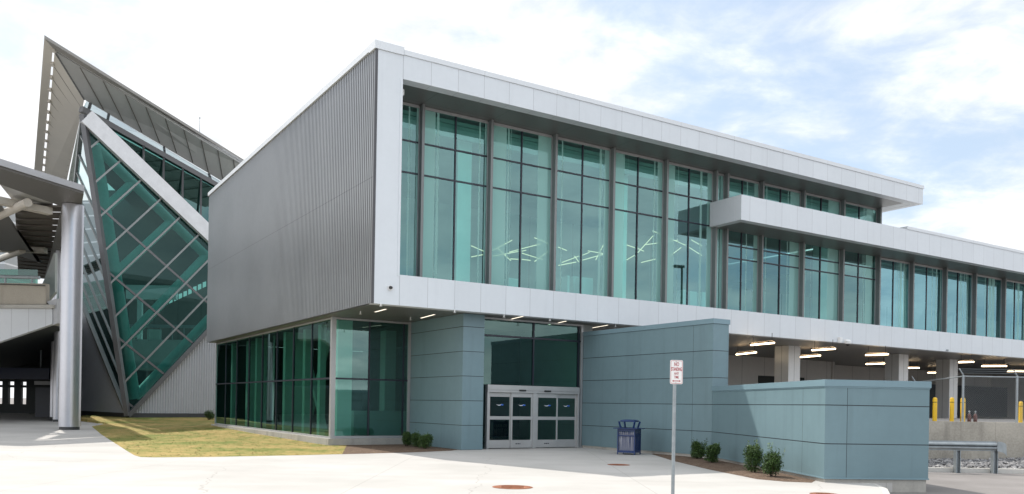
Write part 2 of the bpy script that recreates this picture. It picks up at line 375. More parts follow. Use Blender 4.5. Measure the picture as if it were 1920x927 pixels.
def grass():
    rnd = random.Random(3); mb = MB(); areas = [((b-a).cross(c-a)).length/2 for a, b, c in tris]; tot = sum(areas)
    for k in range(9000):
        t = rnd.random()*tot; i = 0
        while t > areas[i] and i < len(areas)-1: t -= areas[i]; i += 1
        a, b, c = tris[i]; r1, r2 = rnd.random(), rnd.random()
        if r1 + r2 > 1: r1, r2 = 1-r1, 1-r2
        p = a + (b-a)*r1 + (c-a)*r2
        if p.y > 46 and rnd.random() < .6: continue
        q = rnd.random()*6.283; h = rnd.uniform(.012,.03)*(1.5 if rnd.random() < .06 else 1); w = rnd.uniform(.012,.028)
        dx, dy = math.cos(q)*w, math.sin(q)*w; lx, ly = rnd.uniform(-.08,.08), rnd.uniform(-.08,.08)
        up_ = (2*dx)*(ly+dy) - (2*dy)*(lx+dx) > 0
        mb.add([(p.x-dx,p.y-dy,p.z),(p.x+dx,p.y+dy,p.z),(p.x+lx,p.y+ly,p.z+h)], [(0,1,2) if up_ else (1,0,2)])
    gm = turf_m.copy(); gm.name = 'grass_blade'; nt = gm.node_tree
    b = next(n for n in nt.nodes if n.type == 'BSDF_PRINCIPLED'); cz_ = nt.nodes.new('ShaderNodeCombineXYZ'); cz_.inputs[2].default_value = 1
    nt.links.new(cz_.outputs[0], b.inputs['Normal'])          # blades catch light like the sward they make up
    return struct(mb.build('grass', gm, keep=True), 'stuff')
grass()
# a few white clover heads on the lawn
# mulch beds
def bed(name, ps, z=.03):
    mb = MB(); n = len(ps); c = sum((Vector(p) for p in ps), Vector())/n
    ring = [Vector((p[0], p[1], .003)) for p in ps]; inn = [Vector((c.x+(p[0]-c.x)*.82, c.y+(p[1]-c.y)*.82, z)) for p in ps]
    mb.add(ring + inn + [Vector((c.x,c.y,z+.01))], [(i,(i+1)%n,n+(i+1)%n,n+i) for i in range(n)] + [(n+i,n+(i+1)%n,2*n) for i in range(n)])
    return struct(mb.build(name, mulch_m, smooth=True))
UT = 9.88                                                    # tall wall plane
LW = Vector((7.45,20.02,0)); LD = Vector((-.082,.9966,0)); LP = Vector((.9966,.082,0))     # low wall corner, length and width directions
bed('mulch_bed', [gp(1222,852),gp(1262,864.5),gp(1330,881),gp(1420,899),gp(1470,903.5),gp(1522,905.5), LW+LD*.55+LP*.05, LW+LD*8.4+LP*.05, glob(UT+.05,-5.6,0), glob(UT+.05,-3.2,0)])
bed('mulch_bed', [gp(640,852.2),gp(775,848.6),gp(846,845.6), glob(4.06,1.1,0), glob(4.06,5.28,0), glob(1.2,5.28,0)], .02)

# ================================================================ NEW TERMINAL BUILDING
ZB, ZW, ZF, ZT, ZC0, ZC1 = 5.11, 6.178, 12.98, 14.05, 10.31, 11.45
VL, US, UR, UK, VG, UG = 25.26, 1.006, 31.81, 17.82, 5.34, .58
VGL = 2.06; UEND = 92.0
TB = thing('terminal_building', 'new grey and white terminal hall with long upper window band and ribbed metal left wall', 'building', (CX, CY, 0), YAW)
# corrugated left wall
mb = MB(); v = .06; pitch = .172; prof = []
while v < VL:
    for dv, du in ((0,0),(.086,0),(.096,.075),(.162,.075)):
        if v+dv < VL: prof.append((du, v+dv))
    v += pitch
prof.append((0, VL))
nP = len(prof); vs = [(du, vv, ZB+.02) for du, vv in prof] + [(du, vv, ZT-.22) for du, vv in prof]
mb.add(vs, [(i, i+1, nP+i+1, nP+i) for i in range(nP-1)])
mb.add([(.12,.06,ZB+.02),(.12,VL,ZB+.02),(.12,VL,ZT-.22),(.12,.06,ZT-.22)], [(0,1,2,3)])
mb.build('ribbed_wall', rib_m, TB)
MB().box(-.015, .07, -.012, .055, ZB, ZT-.22).build('corner_trim', plain('dark_trim', (.07,.07,.075), .4, .3), TB)
# white frame
mb = MB(); mb.box(.075, US, 0, .45, ZB, ZT-.26); mb.box(US-.09, US, -.02, VGL-.1, ZW-.05, ZF+.01)
mb.build('corner_panel', panel_plain, TB)
MB().box(US+.004, UR, 0, .45, ZF, ZT-.24).box(UR-.45, UR-.004, .454, 14, ZF, ZT-.24).build('fascia', panel, TB)
MB().box(US+.004, UEND, .002, .45, ZB, ZW).build('lower_band', panel, TB)
mb = MB(); mb.box(-.06, US+.02, -.05, .5, ZT-.255, ZT+.02); mb.box(US+.024, UR+.05, -.035, .5, ZT-.235, ZT-.06)
mb.box(UR-.5, UR+.05, .504, 14, ZT-.235, ZT-.06); mb.box(-.06, .5, .504, VL+.05, ZT-.21, ZT)
mb.build('coping', coping_m, TB)
MB().box(.3, UR-.3, .46, 14, ZF+.05, ZF+.5).box(.3, 14, 14, VL, ZF+.05, ZF+.5).build('roof', roof_m, TB)
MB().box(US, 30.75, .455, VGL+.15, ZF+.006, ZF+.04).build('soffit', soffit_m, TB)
MB().box(30.76, UR-.46, .455, 13.9, ZF+.006, ZF+.04).build('soffit', panel_plain, TB)
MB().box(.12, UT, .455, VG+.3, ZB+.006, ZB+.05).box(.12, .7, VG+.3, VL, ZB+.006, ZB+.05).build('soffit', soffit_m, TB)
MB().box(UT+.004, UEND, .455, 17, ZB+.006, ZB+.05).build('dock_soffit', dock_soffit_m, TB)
# lower roof / canopy
MB().box(UK, UEND, .003, .4, ZC0, ZC1).box(UK, UK+.4, .404, VGL-.1, ZC0, ZC1).build('canopy_fascia', panel, TB)
mb = MB(); mb.box(30.4, UEND, -.03, .42, ZC1+.003, ZC1+.16); mb.build('coping', coping_m, TB)
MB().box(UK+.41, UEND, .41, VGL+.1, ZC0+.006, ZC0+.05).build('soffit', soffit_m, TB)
MB().box(UK+.41, 31.2, .41, VGL-.12, ZC1-.15, ZC1-.02).box(31.25, UEND, .45, 16, ZC1-.15, ZC1-.02).build('roof', roof_m, TB)
# fins and windows
FU = [2.64,5.65,8.75,11.83,14.92,18.05,18.80,21.24,24.33,27.55,30.72,33.86,37.2,40.38,43.75,46.9,50.1,53.3,56.5,59.7]
for i, u in enumerate(FU):
    zt = ZF if i <= 10 else ZC0
    mb = MB(); mb.box(u+.0, u+.11, VGL-.28, VGL+.06, ZW-.3, zt)
    f = mb.build('fin', fin_m, TB)
    MB().box(u-.03, u-.004, VGL-.05, VGL+.05, ZW-.3, zt-.05).build('jamb', fin_edge_m, f)
WR = random.Random(4)
def window(u0, u1, zt, spandrel, m):
    z0 = ZW-.35; mb = MB(); w = u1-u0
    if w > 1.2:
        uc = (u0+u1)/2 + .02; mb.box(uc-.028, uc+.028, VGL-.035, VGL+.05, z0, zt-.11)
    else: mb.box(u0, u0+.03, VGL-.028, VGL+.043, z0, zt-.11)
    ts = [11.57, 10.38] if zt > 11 else []
    if spandrel: ts = [11.57, 9.62, 9.02]
    for z in ts: mb.box(u0, u1, VGL-.03, VGL+.045, z-.03, z+.03)
    if not mb.v: mb.box(u0, u1, VGL-.03, VGL+.045, z0, z0+.05)
    fr = mb.build('window', mull_m, TB)
    MB().box(u0, u1, VGL-.045, VGL+.05, zt-.11, zt-.004).build('head', fin_edge_m, fr)
    t_ = lambda: VGL + WR.uniform(-.012, .012)                      # no two panes hang quite alike
    MB().quad((u0,t_(),z0),(u1,t_(),z0),(u1,t_(),zt-.09),(u0,t_(),zt-.09)).build('pane', m, fr)
window(US, FU[0]-.03, ZF, False, G_up)
for i in range(len(FU)-1):
    a, b = FU[i]+.112, FU[i+1]-.032
    if i < 10: window(a, b, ZF, i >= 6, G_up)
    else: window(a, b, ZC0, False, G_right)
# hall interior
MB().box(.3, UEND, VGL+.12, 16, 5.45, 5.62).build('hall_floor', int_floor, TB)
MB().box(.3, 31.0, VGL+.2, 14, ZF-.35, ZF-.2).box(31.0, UEND, VGL+.2, 14, ZC0-.3, ZC0-.2).build('hall_ceiling', int_ceil, TB)
MB().box(.35, UEND, 14, 14.2, 5.62, ZF).build('hall_back_wall', int_wall, TB)
MB().box(.12, .3, .5, VL, ZB+.06, ZF+.04).box(30.85, 31.0, 2.2, 14, ZC1, ZF-.36).build('hall_end_wall', int_wall, TB)
MB().box(.3, 31, VGL+.18, VGL+.3, 12.1, 12.6).build('hall_bulkhead', int_ceil, TB)
for px0, px1, v in ((857,883,3.0), (1153,1176,2.8), (1540,1556,5), (1690,1704,4.6)):
    a = atv(px0, 400, v).x; b = atv(px1, 400, v).x
    MB().box(a, b, v, v+(b-a)*.7, 5.63, ZF-.36 if b < 31 else ZC0-.31).build('hall_column', white_int, TB)
for px0, px1, py, v in ((1064,1068,517,4.5), (1075,1088,518,5.2), (1092,1112,520,4.2), (1281,1286,543,4.4), (1294,1307,546,4.6), (1317,1324,548,4.4), (953,972,521,6)):
    a = atv(px0, py, v); b = atv(px1, py, v)
    MB().box(a.x, b.x, v, v+.5, 5.63, a.z).build('reception_counter', white_int, TB)
# ground floor: plinth and glazing
mb = MB(); mb.slab([(UG-.22,VG-.3,-.1),(4.05,VG-.3,-.1),(4.05,VG+.1,-.1),(UG+.3,VG+.1,-.1),(UG+.3,VL+.1,-.1),(UG-.22,VL+.1,-.1)], (0,0,.36))
mb.build('plinth', plinth_m, TB, bevel=.015)
MB().box(UG-.06,UG+.12,VG-.06,VG+.12,.26,ZB).build('corner_post', fin_edge_m, TB)
def ground_window(a, b, v0, v1, side, posts, m):
    z0, z1, zt = .30, ZB-.01, 2.66
    mb = MB(); mb2 = MB()
    if side:
        for q in posts: mb.box(UG-.03, UG+.06, q-.03, q+.03, z0, z1)
        mb.box(UG-.03, UG+.06, v0, v1, zt-.035, zt+.035)
        mb2.box(UG-.04, UG+.07, v0, v1, .262, .33); mb2.box(UG-.04, UG+.07, v0, v1, z1-.07, z1); mb2.box(UG-.039, UG+.069, v1-.08, v1-.002, .32, z1-.06)
    else:
        for q in posts: mb.box(q-.03, q+.03, VG-.03, VG+.06, z0, z1)
        mb.box(a, b, VG-.03, VG+.06, zt-.035, zt+.035)
        mb2.box(a, b, VG-.04, VG+.07, .262, .36); mb2.box(a, b, VG-.04, VG+.07, z1-.08, z1); mb2.box(b-.06, b-.002, VG-.039, VG+.069, .35, z1-.07)
    fr = mb.build('window', mull_m, TB); mb2.build('frame', fin_edge_m, fr)
    if side: MB().quad((UG,v0,z0),(UG,v1,z0),(UG,v1,z1),(UG,v0,z1)).build('pane', m, fr)
    else: MB().quad((a,VG,z0),(b,VG,z0),(b,VG,z1),(a,VG,z1)).build('pane', m, fr)
ground_window(0,0,VG+.13,VL,True,[VG+2.5*k for k in range(1,8)],G_gr)
PP = atv(865,845,.75).x
ground_window(UG+.13,PP-.06,0,0,False,[atv(691.6,700,VG).x, atv(755.8,700,VG).x],G_gr)
MB().box(PP-.06,PP-.005,VG-.05,VG+.09,.26,ZB).build('jamb', fin_edge_m, TB)
# ground floor interior: floor, ceiling, back wall, columns, teal braces
MB().box(UG+.31, 10.4, VG+.11, VL, .05, .27).build('lobby_floor', int_floor, TB)
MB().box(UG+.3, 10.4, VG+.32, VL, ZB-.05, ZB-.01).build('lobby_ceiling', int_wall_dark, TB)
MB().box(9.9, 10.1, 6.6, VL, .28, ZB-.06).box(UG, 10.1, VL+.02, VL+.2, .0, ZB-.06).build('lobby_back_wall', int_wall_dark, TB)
tealw = plain('teal_column', (.46,.60,.55), .5)
for (px0, px1, v, w) in ((633,660,VG+.5,.5),(722,742,9.0,.6)):
    a = atv(px0,700,v).x; b = atv(px1,700,v).x
    MB().box(a, b, v, v+w, .28, ZB-.06).build('lobby_column', white_int if v < 7 else int_wall, TB)
for k, vv in enumerate((8.2,11.0,13.2,15.8,18.2,21.0,23.4)):
    MB().box(UG+.5+.25*(k%2), UG+.75+.3*(k%3), vv, vv+.35, .28, ZB-.06).build('lobby_column', tealw, TB)
MB().bar((2.2,10.6,.28),(2.2,14.2,ZB-.06),.22,.22).bar((2.45,14.0,.28),(2.45,10.8,ZB-.06),.22,.22).build('brace', tealw, TB)
MB().box(2.4, 6.2, 7.6, 8.1, .28, 1.35).build('lobby_counter', int_wall, TB)
# blue entrance pier
PR = atv(907,700,.75).x
mb = MB(); mb.box(PP, PR, .75, VG+.3, -.05, ZB-.002); mb.build('entrance_pier', blue_m, TB)
# entrance glazing and sliding doors
VD = 1.2; d0, d1 = atv(910.5,800,VD).x, atv(1083,800,VD).x; ue = UT-.02; DH = 2.50
mb = MB(); zt = atv(960,632,VD).z
mb.box(PR+.0, ue, VD-.03, VD+.08, zt-.035, zt+.035)
for q in (PR+.1, atv(1000,660,VD).x, d1-.02): mb.box(q-.03, q+.03, VD-.03, VD+.08, DH+.01 if q > PR+.2 else .05, ZB-.01)
mb.box(d1+.005, ue, VD-.03, VD+.08, DH-.03, DH+.03)
fr = mb.build('entrance_window', mull_m, TB)
MB().box(ue-.1, ue, VD-.06, VD+.1, 0, ZB-.01).box(PR+.002, ue, VD-.05, VD+.1, ZB-.09, ZB-.012).box(d1+.01, ue-.11, VD-.05, VD+.09, .005, .1).build('frame', fin_edge_m, fr)
MB().quad((PR,VD+.02,DH),(ue,VD+.02,DH),(ue,VD+.02,ZB-.05),(PR,VD+.02,ZB-.05)).add([(d1,VD+.02,.05),(ue,VD+.02,.05),(ue,VD+.02,DH),(d1,VD+.02,DH)],[(0,1,2,3)]).build('pane', G_gr, fr)
MB().box(PR, PR+.06, VD, VD+.3, 0, ZB-.01).build('jamb', dark_m, TB)
mb = MB(); mb.box(d0, d1, VD-.12, VD+.08, DH-.30, DH-.012); um = (d0+d1)/2
for a, b in ((d0, d0+.10), (um-.095, um+.095), (d1-.09, d1)): mb.box(a, b, VD-.10, VD+.07, .005, DH-.30)
mb.box(d0, d1, VD-.14, VD-.122, DH-.20, DH-.19)
door = mb.build('sliding_door', alu_m, TB, bevel=.006)
def leaf(a, b, v):
    mb = MB(); s = .068
    mb.box(a, a+s, v, v+.05, .03, DH-.31); mb.box(b-s, b, v, v+.05, .03, DH-.31)
    for z0, z1 in ((.03,.34), (1.14,1.27), (DH-.47,DH-.31)): mb.box(a+s, b-s, v+.003, v+.047, z0, z1)
    l = mb.build('door_leaf', alu_m, door)
    g = MB().quad((a+s,v+.02,.34),(b-s,v+.02,.34),(b-s,v+.02,DH-.47),(a+s,v+.02,DH-.47)).build('pane', G_door, door)
    # small swoosh emblem on the glass
    c = (a+b)/2; z = 1.72; k = .17
    MB().slab([(c-k,v+.010,z+.015),(c-.3*k,v+.010,z-.008),(c+.1*k,v+.010,z+.0),(c+.5*k,v+.010,z+.03),(c+.2*k,v+.010,z-.03),(c-.4*k,v+.010,z-.035)], (0,.006,0)).build('emblem', plain('emblem_white', (.75,.78,.8), .5), door)
    MB().slab([(c+.12*k,v+.009,z-.02),(c+.5*k,v+.009,z+.028),(c+1.0*k,v+.009,z+.012),(c+.9*k,v+.009,z-.03)], (0,.006,0)).build('emblem', plain('emblem_blue', (.03,.14,.6), .5), door)
q0, q1 = d0+.105, um-.10; leaf(q0, (q0+q1)/2+.03, VD-.02); leaf((q0+q1)/2, q1, VD-.075)
q0, q1 = um+.10, d1-.095; leaf(q0, (q0+q1)/2+.03, VD-.075); leaf((q0+q1)/2, q1, VD-.02)
for c in (um-.62, um+.58): MB().box(c-.16, c+.16, VD-.165, VD-.125, DH-.235, DH-.175).build('door_sensor', black_gear, door, bevel=.01)
for c in (um-.75, um+.62):
    MB().box(c-.12, c-.06, VD-.079, VD-.0755, .17, .21).box(c-.03, c+.03, VD-.079, VD-.0755, .17, .21).box(c+.06, c+.10, VD-.079, VD-.0755, .17, .21).build('door_sticker', mull_m, door)
MB().box(PR, ue, VD+.1, VG+2.5, -.02, .006).build('vestibule_floor', int_floor, TB)
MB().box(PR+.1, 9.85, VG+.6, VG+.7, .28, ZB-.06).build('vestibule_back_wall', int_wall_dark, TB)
# small door-side trim where tall wall meets glazing; undercroft columns and walls
for (px, py) in ((1479,648),(1686,664),(1781,674)):
    p = loc(atz(px,py,ZB)); pe = p.x; w = .92
    MB().box(pe, pe+w, p.y, p.y+w, 1.3, ZB).build('dock_column', plain('column_cladding', (.66,.66,.655), .35, .1, .04, .8, seams=[('x', 50, pe+w*.5, .012), ('y', 50, p.y+w*.5, .012)]), TB)
bw = plain('dock_wall_panel', (.62,.60,.575), .6, 0, .06, .4, seams=[('x', 2.1, .6, .012)])
MB().box(UT+.5, 39.0, 11.0, 11.2, .0, ZB).box(38.9, 39.1, 10.9, 17, 0, ZB).build('dock_back_wall', bw, TB)
MB().box(39.1, UEND, 13.5, 13.7, 0, ZB).build('dock_back_wall', bw, TB)
MB().box(64, 64.3, 1.0, 13.4, 0, ZB).build('dock_end_wall', bw, TB)
MB().box(31.5, 36.0, 10.94, 10.99, 1.4, 3.9).build('dock_door', dark_m, TB)
MB().box(50.5, 63, 11.5, 13.4, 1.4, 3.9).build('dock_booth', plain('booth_dark', (.03,.04,.05), .5), TB)
MB().box(UT+.02, 10.45, 1.3, VL, 0, ZB-.005).build('core_wall', int_wall, TB)
MB().box(UEND-.2, UEND, .46, 16, ZB+.06, ZC0).build('hall_end_wall', int_wall, TB)

# ================================================================ BLUE WALLS
tw_len0, tw_len1 = -6.2, 1.15
TW = thing('blue_wall', 'tall blue panelled wall running forward from the entrance door under the white band', 'wall', glob(UT, tw_len0, 0), YAW)
tm = plain('blue_panel_tall', (.16,.245,.272), .48, 0, .06, .45, streak=.22, cells=('z', .925, 0, .10), seams=[('z', .925, 0, .011), ('y', 50, .95, .006)], seamcol=(.015,.02,.025))
MB().box(0, .74, 0, tw_len1-tw_len0, .10, 4.62).build('panel', tm, TW)
MB().box(-.03, .77, -.03, tw_len1-tw_len0, 4.622, 4.79).build('cap', blue_cap, TW)
MB().box(.02, .72, .02, tw_len1-tw_len0, -.05, .098).build('footing', plinth_m, TW)
LWL = 8.45
LT = thing('blue_wall', 'low blue panelled wall jutting out to the kerb in front of the dock', 'wall', LW, math.atan2(LP.y, LP.x))
lm = plain('blue_panel_low', (.16,.245,.272), .48, 0, .06, .45, streak=.22, cells=('z', .925, 0, .10), seams=[('z', .925, 0, .011), ('y', 50, 1.25, .006), ('x', 50, .55, .006)], seamcol=(.015,.02,.025))
MB().box(0, 2.6, 0, LWL, .10, 2.30).build('panel', lm, LT)
MB().box(-.03, 2.63, -.03, LWL+.02, 2.302, 2.46).box(-.012, 2.612, -.012, LWL, 2.27, 2.30).build('cap', blue_cap, LT)
MB().box(-.015, 2.615, -.015, LWL, .085, .12).build('base_trim', blue_cap, LT)
MB().box(.03, 2.57, .03, LWL, -.5, .083).build('footing', plinth_m, LT)

# ================================================================ DOCK EDGE (right)
wy = 29.6
rw = thing('retaining_wall', 'board marked concrete retaining wall behind the guardrail at the loading dock', 'wall', (8.2, wy, 0), 0)
MB().box(2.5, 34, 0, .3, -.5, 1.40).build('wall_face', conc_m, rw, bevel=.012)
struct(MB().slab([(9.6,wy+.305,.9),(42,wy+.305,.9),(56,62,.9),(13.5,45,.9)], (0,0,.46)).build('dock_floor', concrete('dock_slab', (.33,.31,.29), .12, world=True)))
ky = 27.05
struct(MB().box(9.5, 40, ky, ky+.2, RZ-.2, RZ+.15).build('kerb', kerb_m, bevel=.02))
def gravel():
    rnd = random.Random(5); mb = MB()
    for k in range(5200):
        x = rnd.uniform(11.5, 26); y = rnd.uniform(ky+.22, wy-.02); r = rnd.uniform(.035,.095)
        z = RZ+.10+(y-ky)*.06 + max(0,(x-16.3))*.05*min(1,(y-ky)/1.2) + rnd.uniform(-.02,.05)
        pts = []
        for d in ((1,0,0),(-1,0,0),(0,1,0),(0,-1,0),(0,0,1),(0,0,-1)):
            s = r*rnd.uniform(.6,1.25); pts.append((x+d[0]*s+rnd.uniform(-.3,.3)*r, y+d[1]*s+rnd.uniform(-.3,.3)*r, z+d[2]*s*.7))
        mb.add(pts, [(0,2,4),(2,1,4),(1,3,4),(3,0,4),(2,0,5),(1,2,5),(3,1,5),(0,3,5)])
    n = NT('gravel_stone'); g = n.N('ShaderNodeNewGeometry'); c = n.mix(g.outputs['Random Per Island'], (.10,.10,.105), (.36,.35,.345)); n.bsdf(c, .85, 0, .3)
    struct(mb.build('gravel', n.m), 'stuff')
gravel()
struct(MB().slab([(9.5,ky+.2,RZ-.1),(40,ky+.2,RZ-.1),(40,wy,RZ-.1),(9.5,wy,RZ-.1)], (0,0,.14)).build('gravel_bed', plain('gravel_base', (.2,.195,.19), .9, 0, .3, 8)))
# guardrail
def guardrail():
    gr = thing('guardrail', 'galvanised steel guardrail with flared end in front of the concrete wall', 'guardrail', (0,0,0))
    y = 26.85; zt = .50
    x0, x1 = 10.2, atY(1868,845,y).x
    zt = atY(1860,828,y).z; H = .31
    prof = [(0,0),(.0,.03),(-.08,.09),(-.08,.13),(0,.155),(0,.16),(-.08,.185),(-.08,.225),(0,.285),(0,.31)]
    A = [(x0, y+p, zt-q) for p, q in prof]; B = [(x1, y+p, zt-q) for p, q in prof]; n = len(prof)
    mb = MB(); mb.add(A+B, [(i,i+1,n+i+1,n+i) for i in range(n-1)]); A2 = [(a,b+.006,c) for a,b,c in A]; B2 = [(a,b+.006,c) for a,b,c in B]
    mb.add(A2+B2, [(n+i,n+i+1,i+1,i) for i in range(n-1)]); mb.build('rail', galv_m, gr)
    mb = MB(); ring = []
    for k in range(7):
        q = k/6*math.radians(75); ring.append((x1-.02+.36*math.sin(q), y-.09+.36*(1-math.cos(q))*.35, zt+.0-.16*(1-math.cos(q))))
    vs = [(a,b,c) for a,b,c in ring] + [(a+.02*i/6,b,c-H-.05*i/6) for i,(a,b,c) in enumerate(ring)]
    mb.add(vs, [(i,i+1,7+i+1,7+i) for i in range(6)]); vs2 = [(a,b+.01,c) for a,b,c in vs]; mb.add(vs2, [(7+i,7+i+1,i+1,i) for i in range(6)])
    mb.build('end_piece', galv_m, gr, smooth=True)
    for px in (1799, 1869):
        x = atY(px, 850, y).x
        MB().box(x-.09, x-.07, y+.012, y+.19, RZ, zt-.06).box(x+.03, x+.05, y+.012, y+.19, RZ, zt-.06).box(x-.07, x+.03, y+.09, y+.11, RZ, zt-.06).build('post', galv_m, gr)
guardrail()
# chain link fence on the wall
def fence():
    fy = wy+.16; z0 = 1.40
    fn = thing('chain_link_fence', 'chain link fence with angled barbed wire arms along the concrete dock wall', 'fence', (0,0,0))
    n = NT('chain_link'); x = n.axis('x'); z = n.axis('z'); s = 13.0
    def diag(sg):
        fr = n.M('FRACT', n.M('MULTIPLY', n.M('ADD', x, n.M('MULTIPLY', z, sg)), s)); return n.M('LESS_THAN', fr, .075)
    wire = n.M('MAXIMUM', diag(1), diag(-1))
    b = n.bsdf((.30,.31,.31), .5, .5); tr = n.N('ShaderNodeBsdfTransparent'); mx = n.N('ShaderNodeMixShader')
    n.L(wire, mx.inputs[0]); n.L(tr.outputs[0], mx.inputs[1]); n.L(b.outputs[0], mx.inputs[2]); n.L(mx.outputs[0], n.out.inputs[0])
    zt = atY(1810,706,fy).z; dp = atY(1907,720,fy).x - atY(1806,720,fy).x; xb = atY(1806,720,fy).x
    MB().quad((xb,fy,z0+.05),(34,fy,z0+.05),(34,fy,zt),(xb,fy,zt)).build('mesh', n.m, fn)
    MB().tube((xb,fy,zt),(34,fy,zt),.022,n=8).build('top_rail', galv_m, fn)
    rp = atY(1716,712,fy+7); yb = fy+7
    MB().tube((xb,fy,zt),(rp.x,yb,zt),.022,n=8).build('top_rail', galv_m, fn)
    MB().tube((rp.x,yb,z0),(rp.x,yb,zt+.05),.04,n=10).build('post', galv_m, fn); MB().bar((rp.x,yb,zt+.04),(rp.x-.17,yb-.05,zt+.26),.035,.03).build('wire_arm', galv_m, fn)
    for k in range(0, 8):
        x = xb + dp*k
        MB().tube((x,fy,z0),(x,fy,zt+.05),.04,n=10).build('post', galv_m, fn)
        MB().bar((x,fy,zt+.04),(x-.17,fy-.05,zt+.26),.035,.03).build('wire_arm', galv_m, fn)
    mb = MB()
    for j in range(3):
        o = (j+1)/3
        for k in range(0, 7): mb.tube((xb+dp*k-.17*o,fy-.05*o,zt+.05+.21*o),(xb+dp*(k+1)-.17*o,fy-.05*o,zt+.05+.21*o),.006,n=4,caps=False)
    mb.build('barbed_wire', galv_m, fn)
fence()
# bollards and canisters on the dock
bol_l = ['yellow bollard on the dock just right of the low blue wall', 'yellow bollard in front of the rightmost white dock column', 'yellow bollard standing right behind a fence post of the dock', 'yellow bollard at the far right edge of the dock']
by = wy+1.2
def bollard(px, wd, ytop, lab):
    p = atY(px, 760, by); r = wd/2/F*by; h = atY(px, ytop, by).z
    b = thing('bollard', lab, 'bollard', (p.x, by, 1.36), 0, 'yellow bollards on the dock edge'); hh = h-1.36
    MB().lathe((0,0,0), [(r,0),(r,hh-.06),(r*.85,hh-.025),(r*.5,hh)], 20).build('post', yellow_m, b, smooth=True)
    MB().lathe((0,0,0), [(r*1.03,hh-.19),(r*1.03,hh-.165)], 20).build('band', plain('bollard_band', (.10,.07,.01), .5), b)
for (px, wd, yt), lab in zip(((1753,8,745.5),(1785,7.5,745.5),(1805.5,8.5,746),(1914,7,753)), bol_l): bollard(px, wd, yt, lab)
for px, lab in ((1823,'left one of two dark red canisters on the dock between bollards'), (1834.5,'right one of two dark red canisters on the dock between bollards')):
    p = atY(px, 780, by); c = thing('canister', lab, 'canister', (p.x, by+.2, 1.36), 0, 'dark red canisters on the dock')
    MB().lathe((0,0,0), [(.062,0),(.066,.02),(.066,.24),(.05,.29),(.022,.33)], 16).build('body', plain('canister_red', (.10,.025,.018), .4), c, smooth=True)
    MB().lathe((0,0,.331), [(.02,0),(.02,.05),(.035,.055),(.035,.08),(.015,.1)], 12).build('valve', galv_m, c)

# ================================================================ LIGHT FIXTURES
dock_lights = [((1408,649),(1451.6,645),'over the gap right of the tall blue wall, upper of the pair'),((1380.8,666.6),(1417.7,662.7),'over the gap right of the tall blue wall, lower of the pair'),
 ((1522.5,658.8),(1566,656),'just right of the left dock column, upper of the pair'),((1499,671.5),(1538,668.5),'just right of the left dock column, lower of the pair'),
 ((1623,667.6),(1665.6,666.2),'just left of the middle dock column, upper of the pair'),((1624,684.5),(1660.8,683.1),'just left of the middle dock column, lower of the pair'),
 ((1701.5,691.5),(1724,691.5),'just right of the middle dock column'),((1739.4,700.2),(1762.7,700),'just left of the right dock column'),
 ((1797.5,681.2),(1825.8,680.2),'just right of the right dock column'),((1840.4,688.3),(1888,688),'close under the white band, above the fence rail'),
 ((1889,698),(1935,698),'cut by the right picture edge above the fence arm'),((1872.4,714.2),(1906.4,714.2),'below the fence rail at the far right'),
 ((1909,719.8),(1940,719.8),'low at the right picture edge, upper of two'),((1912,726),(1940,726),'low at the right picture edge, lower of two')]
for a, b, where in dock_lights:
    z = 4.62; A = loc(atz(*a, z)); Bp = loc(atz(*b, z)); 
    w = A.copy(); L_ = (Bp - A).length; ang = math.atan2(Bp.y-A.y, Bp.x-A.x)
    t = thing('ceiling_light', 'lit tube light ' + where, 'ceiling light', glob(A.x, A.y, z), YAW+ang, 'tube lights under the dock soffit')
    MB().box(-.06, L_+.06, -.035, .035, .075, .14).build('housing', black_gear, t)
    tb = MB().tube((0,0,.045),(L_,0,.045),.036,n=10).build('tube', lamp_w, t)
    MB().box(.05, L_-.05, -.026, .026, .1405, .1435).build('uplight', lamp_u, tb)
    MB().tube((.15,0,.141),(.15,0,ZB-z),.012,n=6).tube((L_-.15,0,.141),(L_-.15,0,ZB-z),.012,n=6).build('hanger', black_gear, t)
ent = [((703,585),(724,579.5),'nearest the corner of the ribbed metal wall'),((789,596.5),(815,589.5),'above the left face of the entrance pier'),((948,600.5),(981,593),'above the left sliding door'),((1028,609),(1062,602),'above the right sliding door'),((1103,616),(1140,609.5),'nearest the tall blue wall')]
for a, b, where in ent:
    A = loc(atz(*a, ZB)); Bp = loc(atz(*b, ZB)); ang = math.atan2(Bp.y-A.y, Bp.x-A.x); L_ = (Bp-A).length
    t = thing('soffit_light', 'recessed soffit strip light ' + where, 'ceiling light', glob(A.x, A.y, ZB-.012), YAW+ang, 'strip lights in the entrance soffit')
    MB().box(0, L_, -.05, .05, .004, .016).build('frame', fin_edge_m, t); MB().box(.03, L_-.03, -.035, .035, 0, .0035).build('diffuser', lamp_d, t)
for px, py, where in ((714,574,'nearest the ribbed wall corner'),(676,589,'above the ground floor corner post'),(770,600,'between corner glass and pier'),(852.5,586,'near the white band left of the pier edge'),(945,595,'left of the door light'),(1031,602,'above the middle of the doors'),(1154,613,'beside the tall blue wall')):
    p = atz(px, py, ZB-.10); s = thing('sprinkler', 'small white sprinkler head ' + where, 'sprinkler', (p.x, p.y, ZB-.2), 0, 'sprinkler heads under the entrance soffit')
    MB().lathe((0,0,.03), [(.05,.06),(.055,.072),(.014,.08),(.02,.11),(.02,.17)], 10).build('head', white_gear, s)
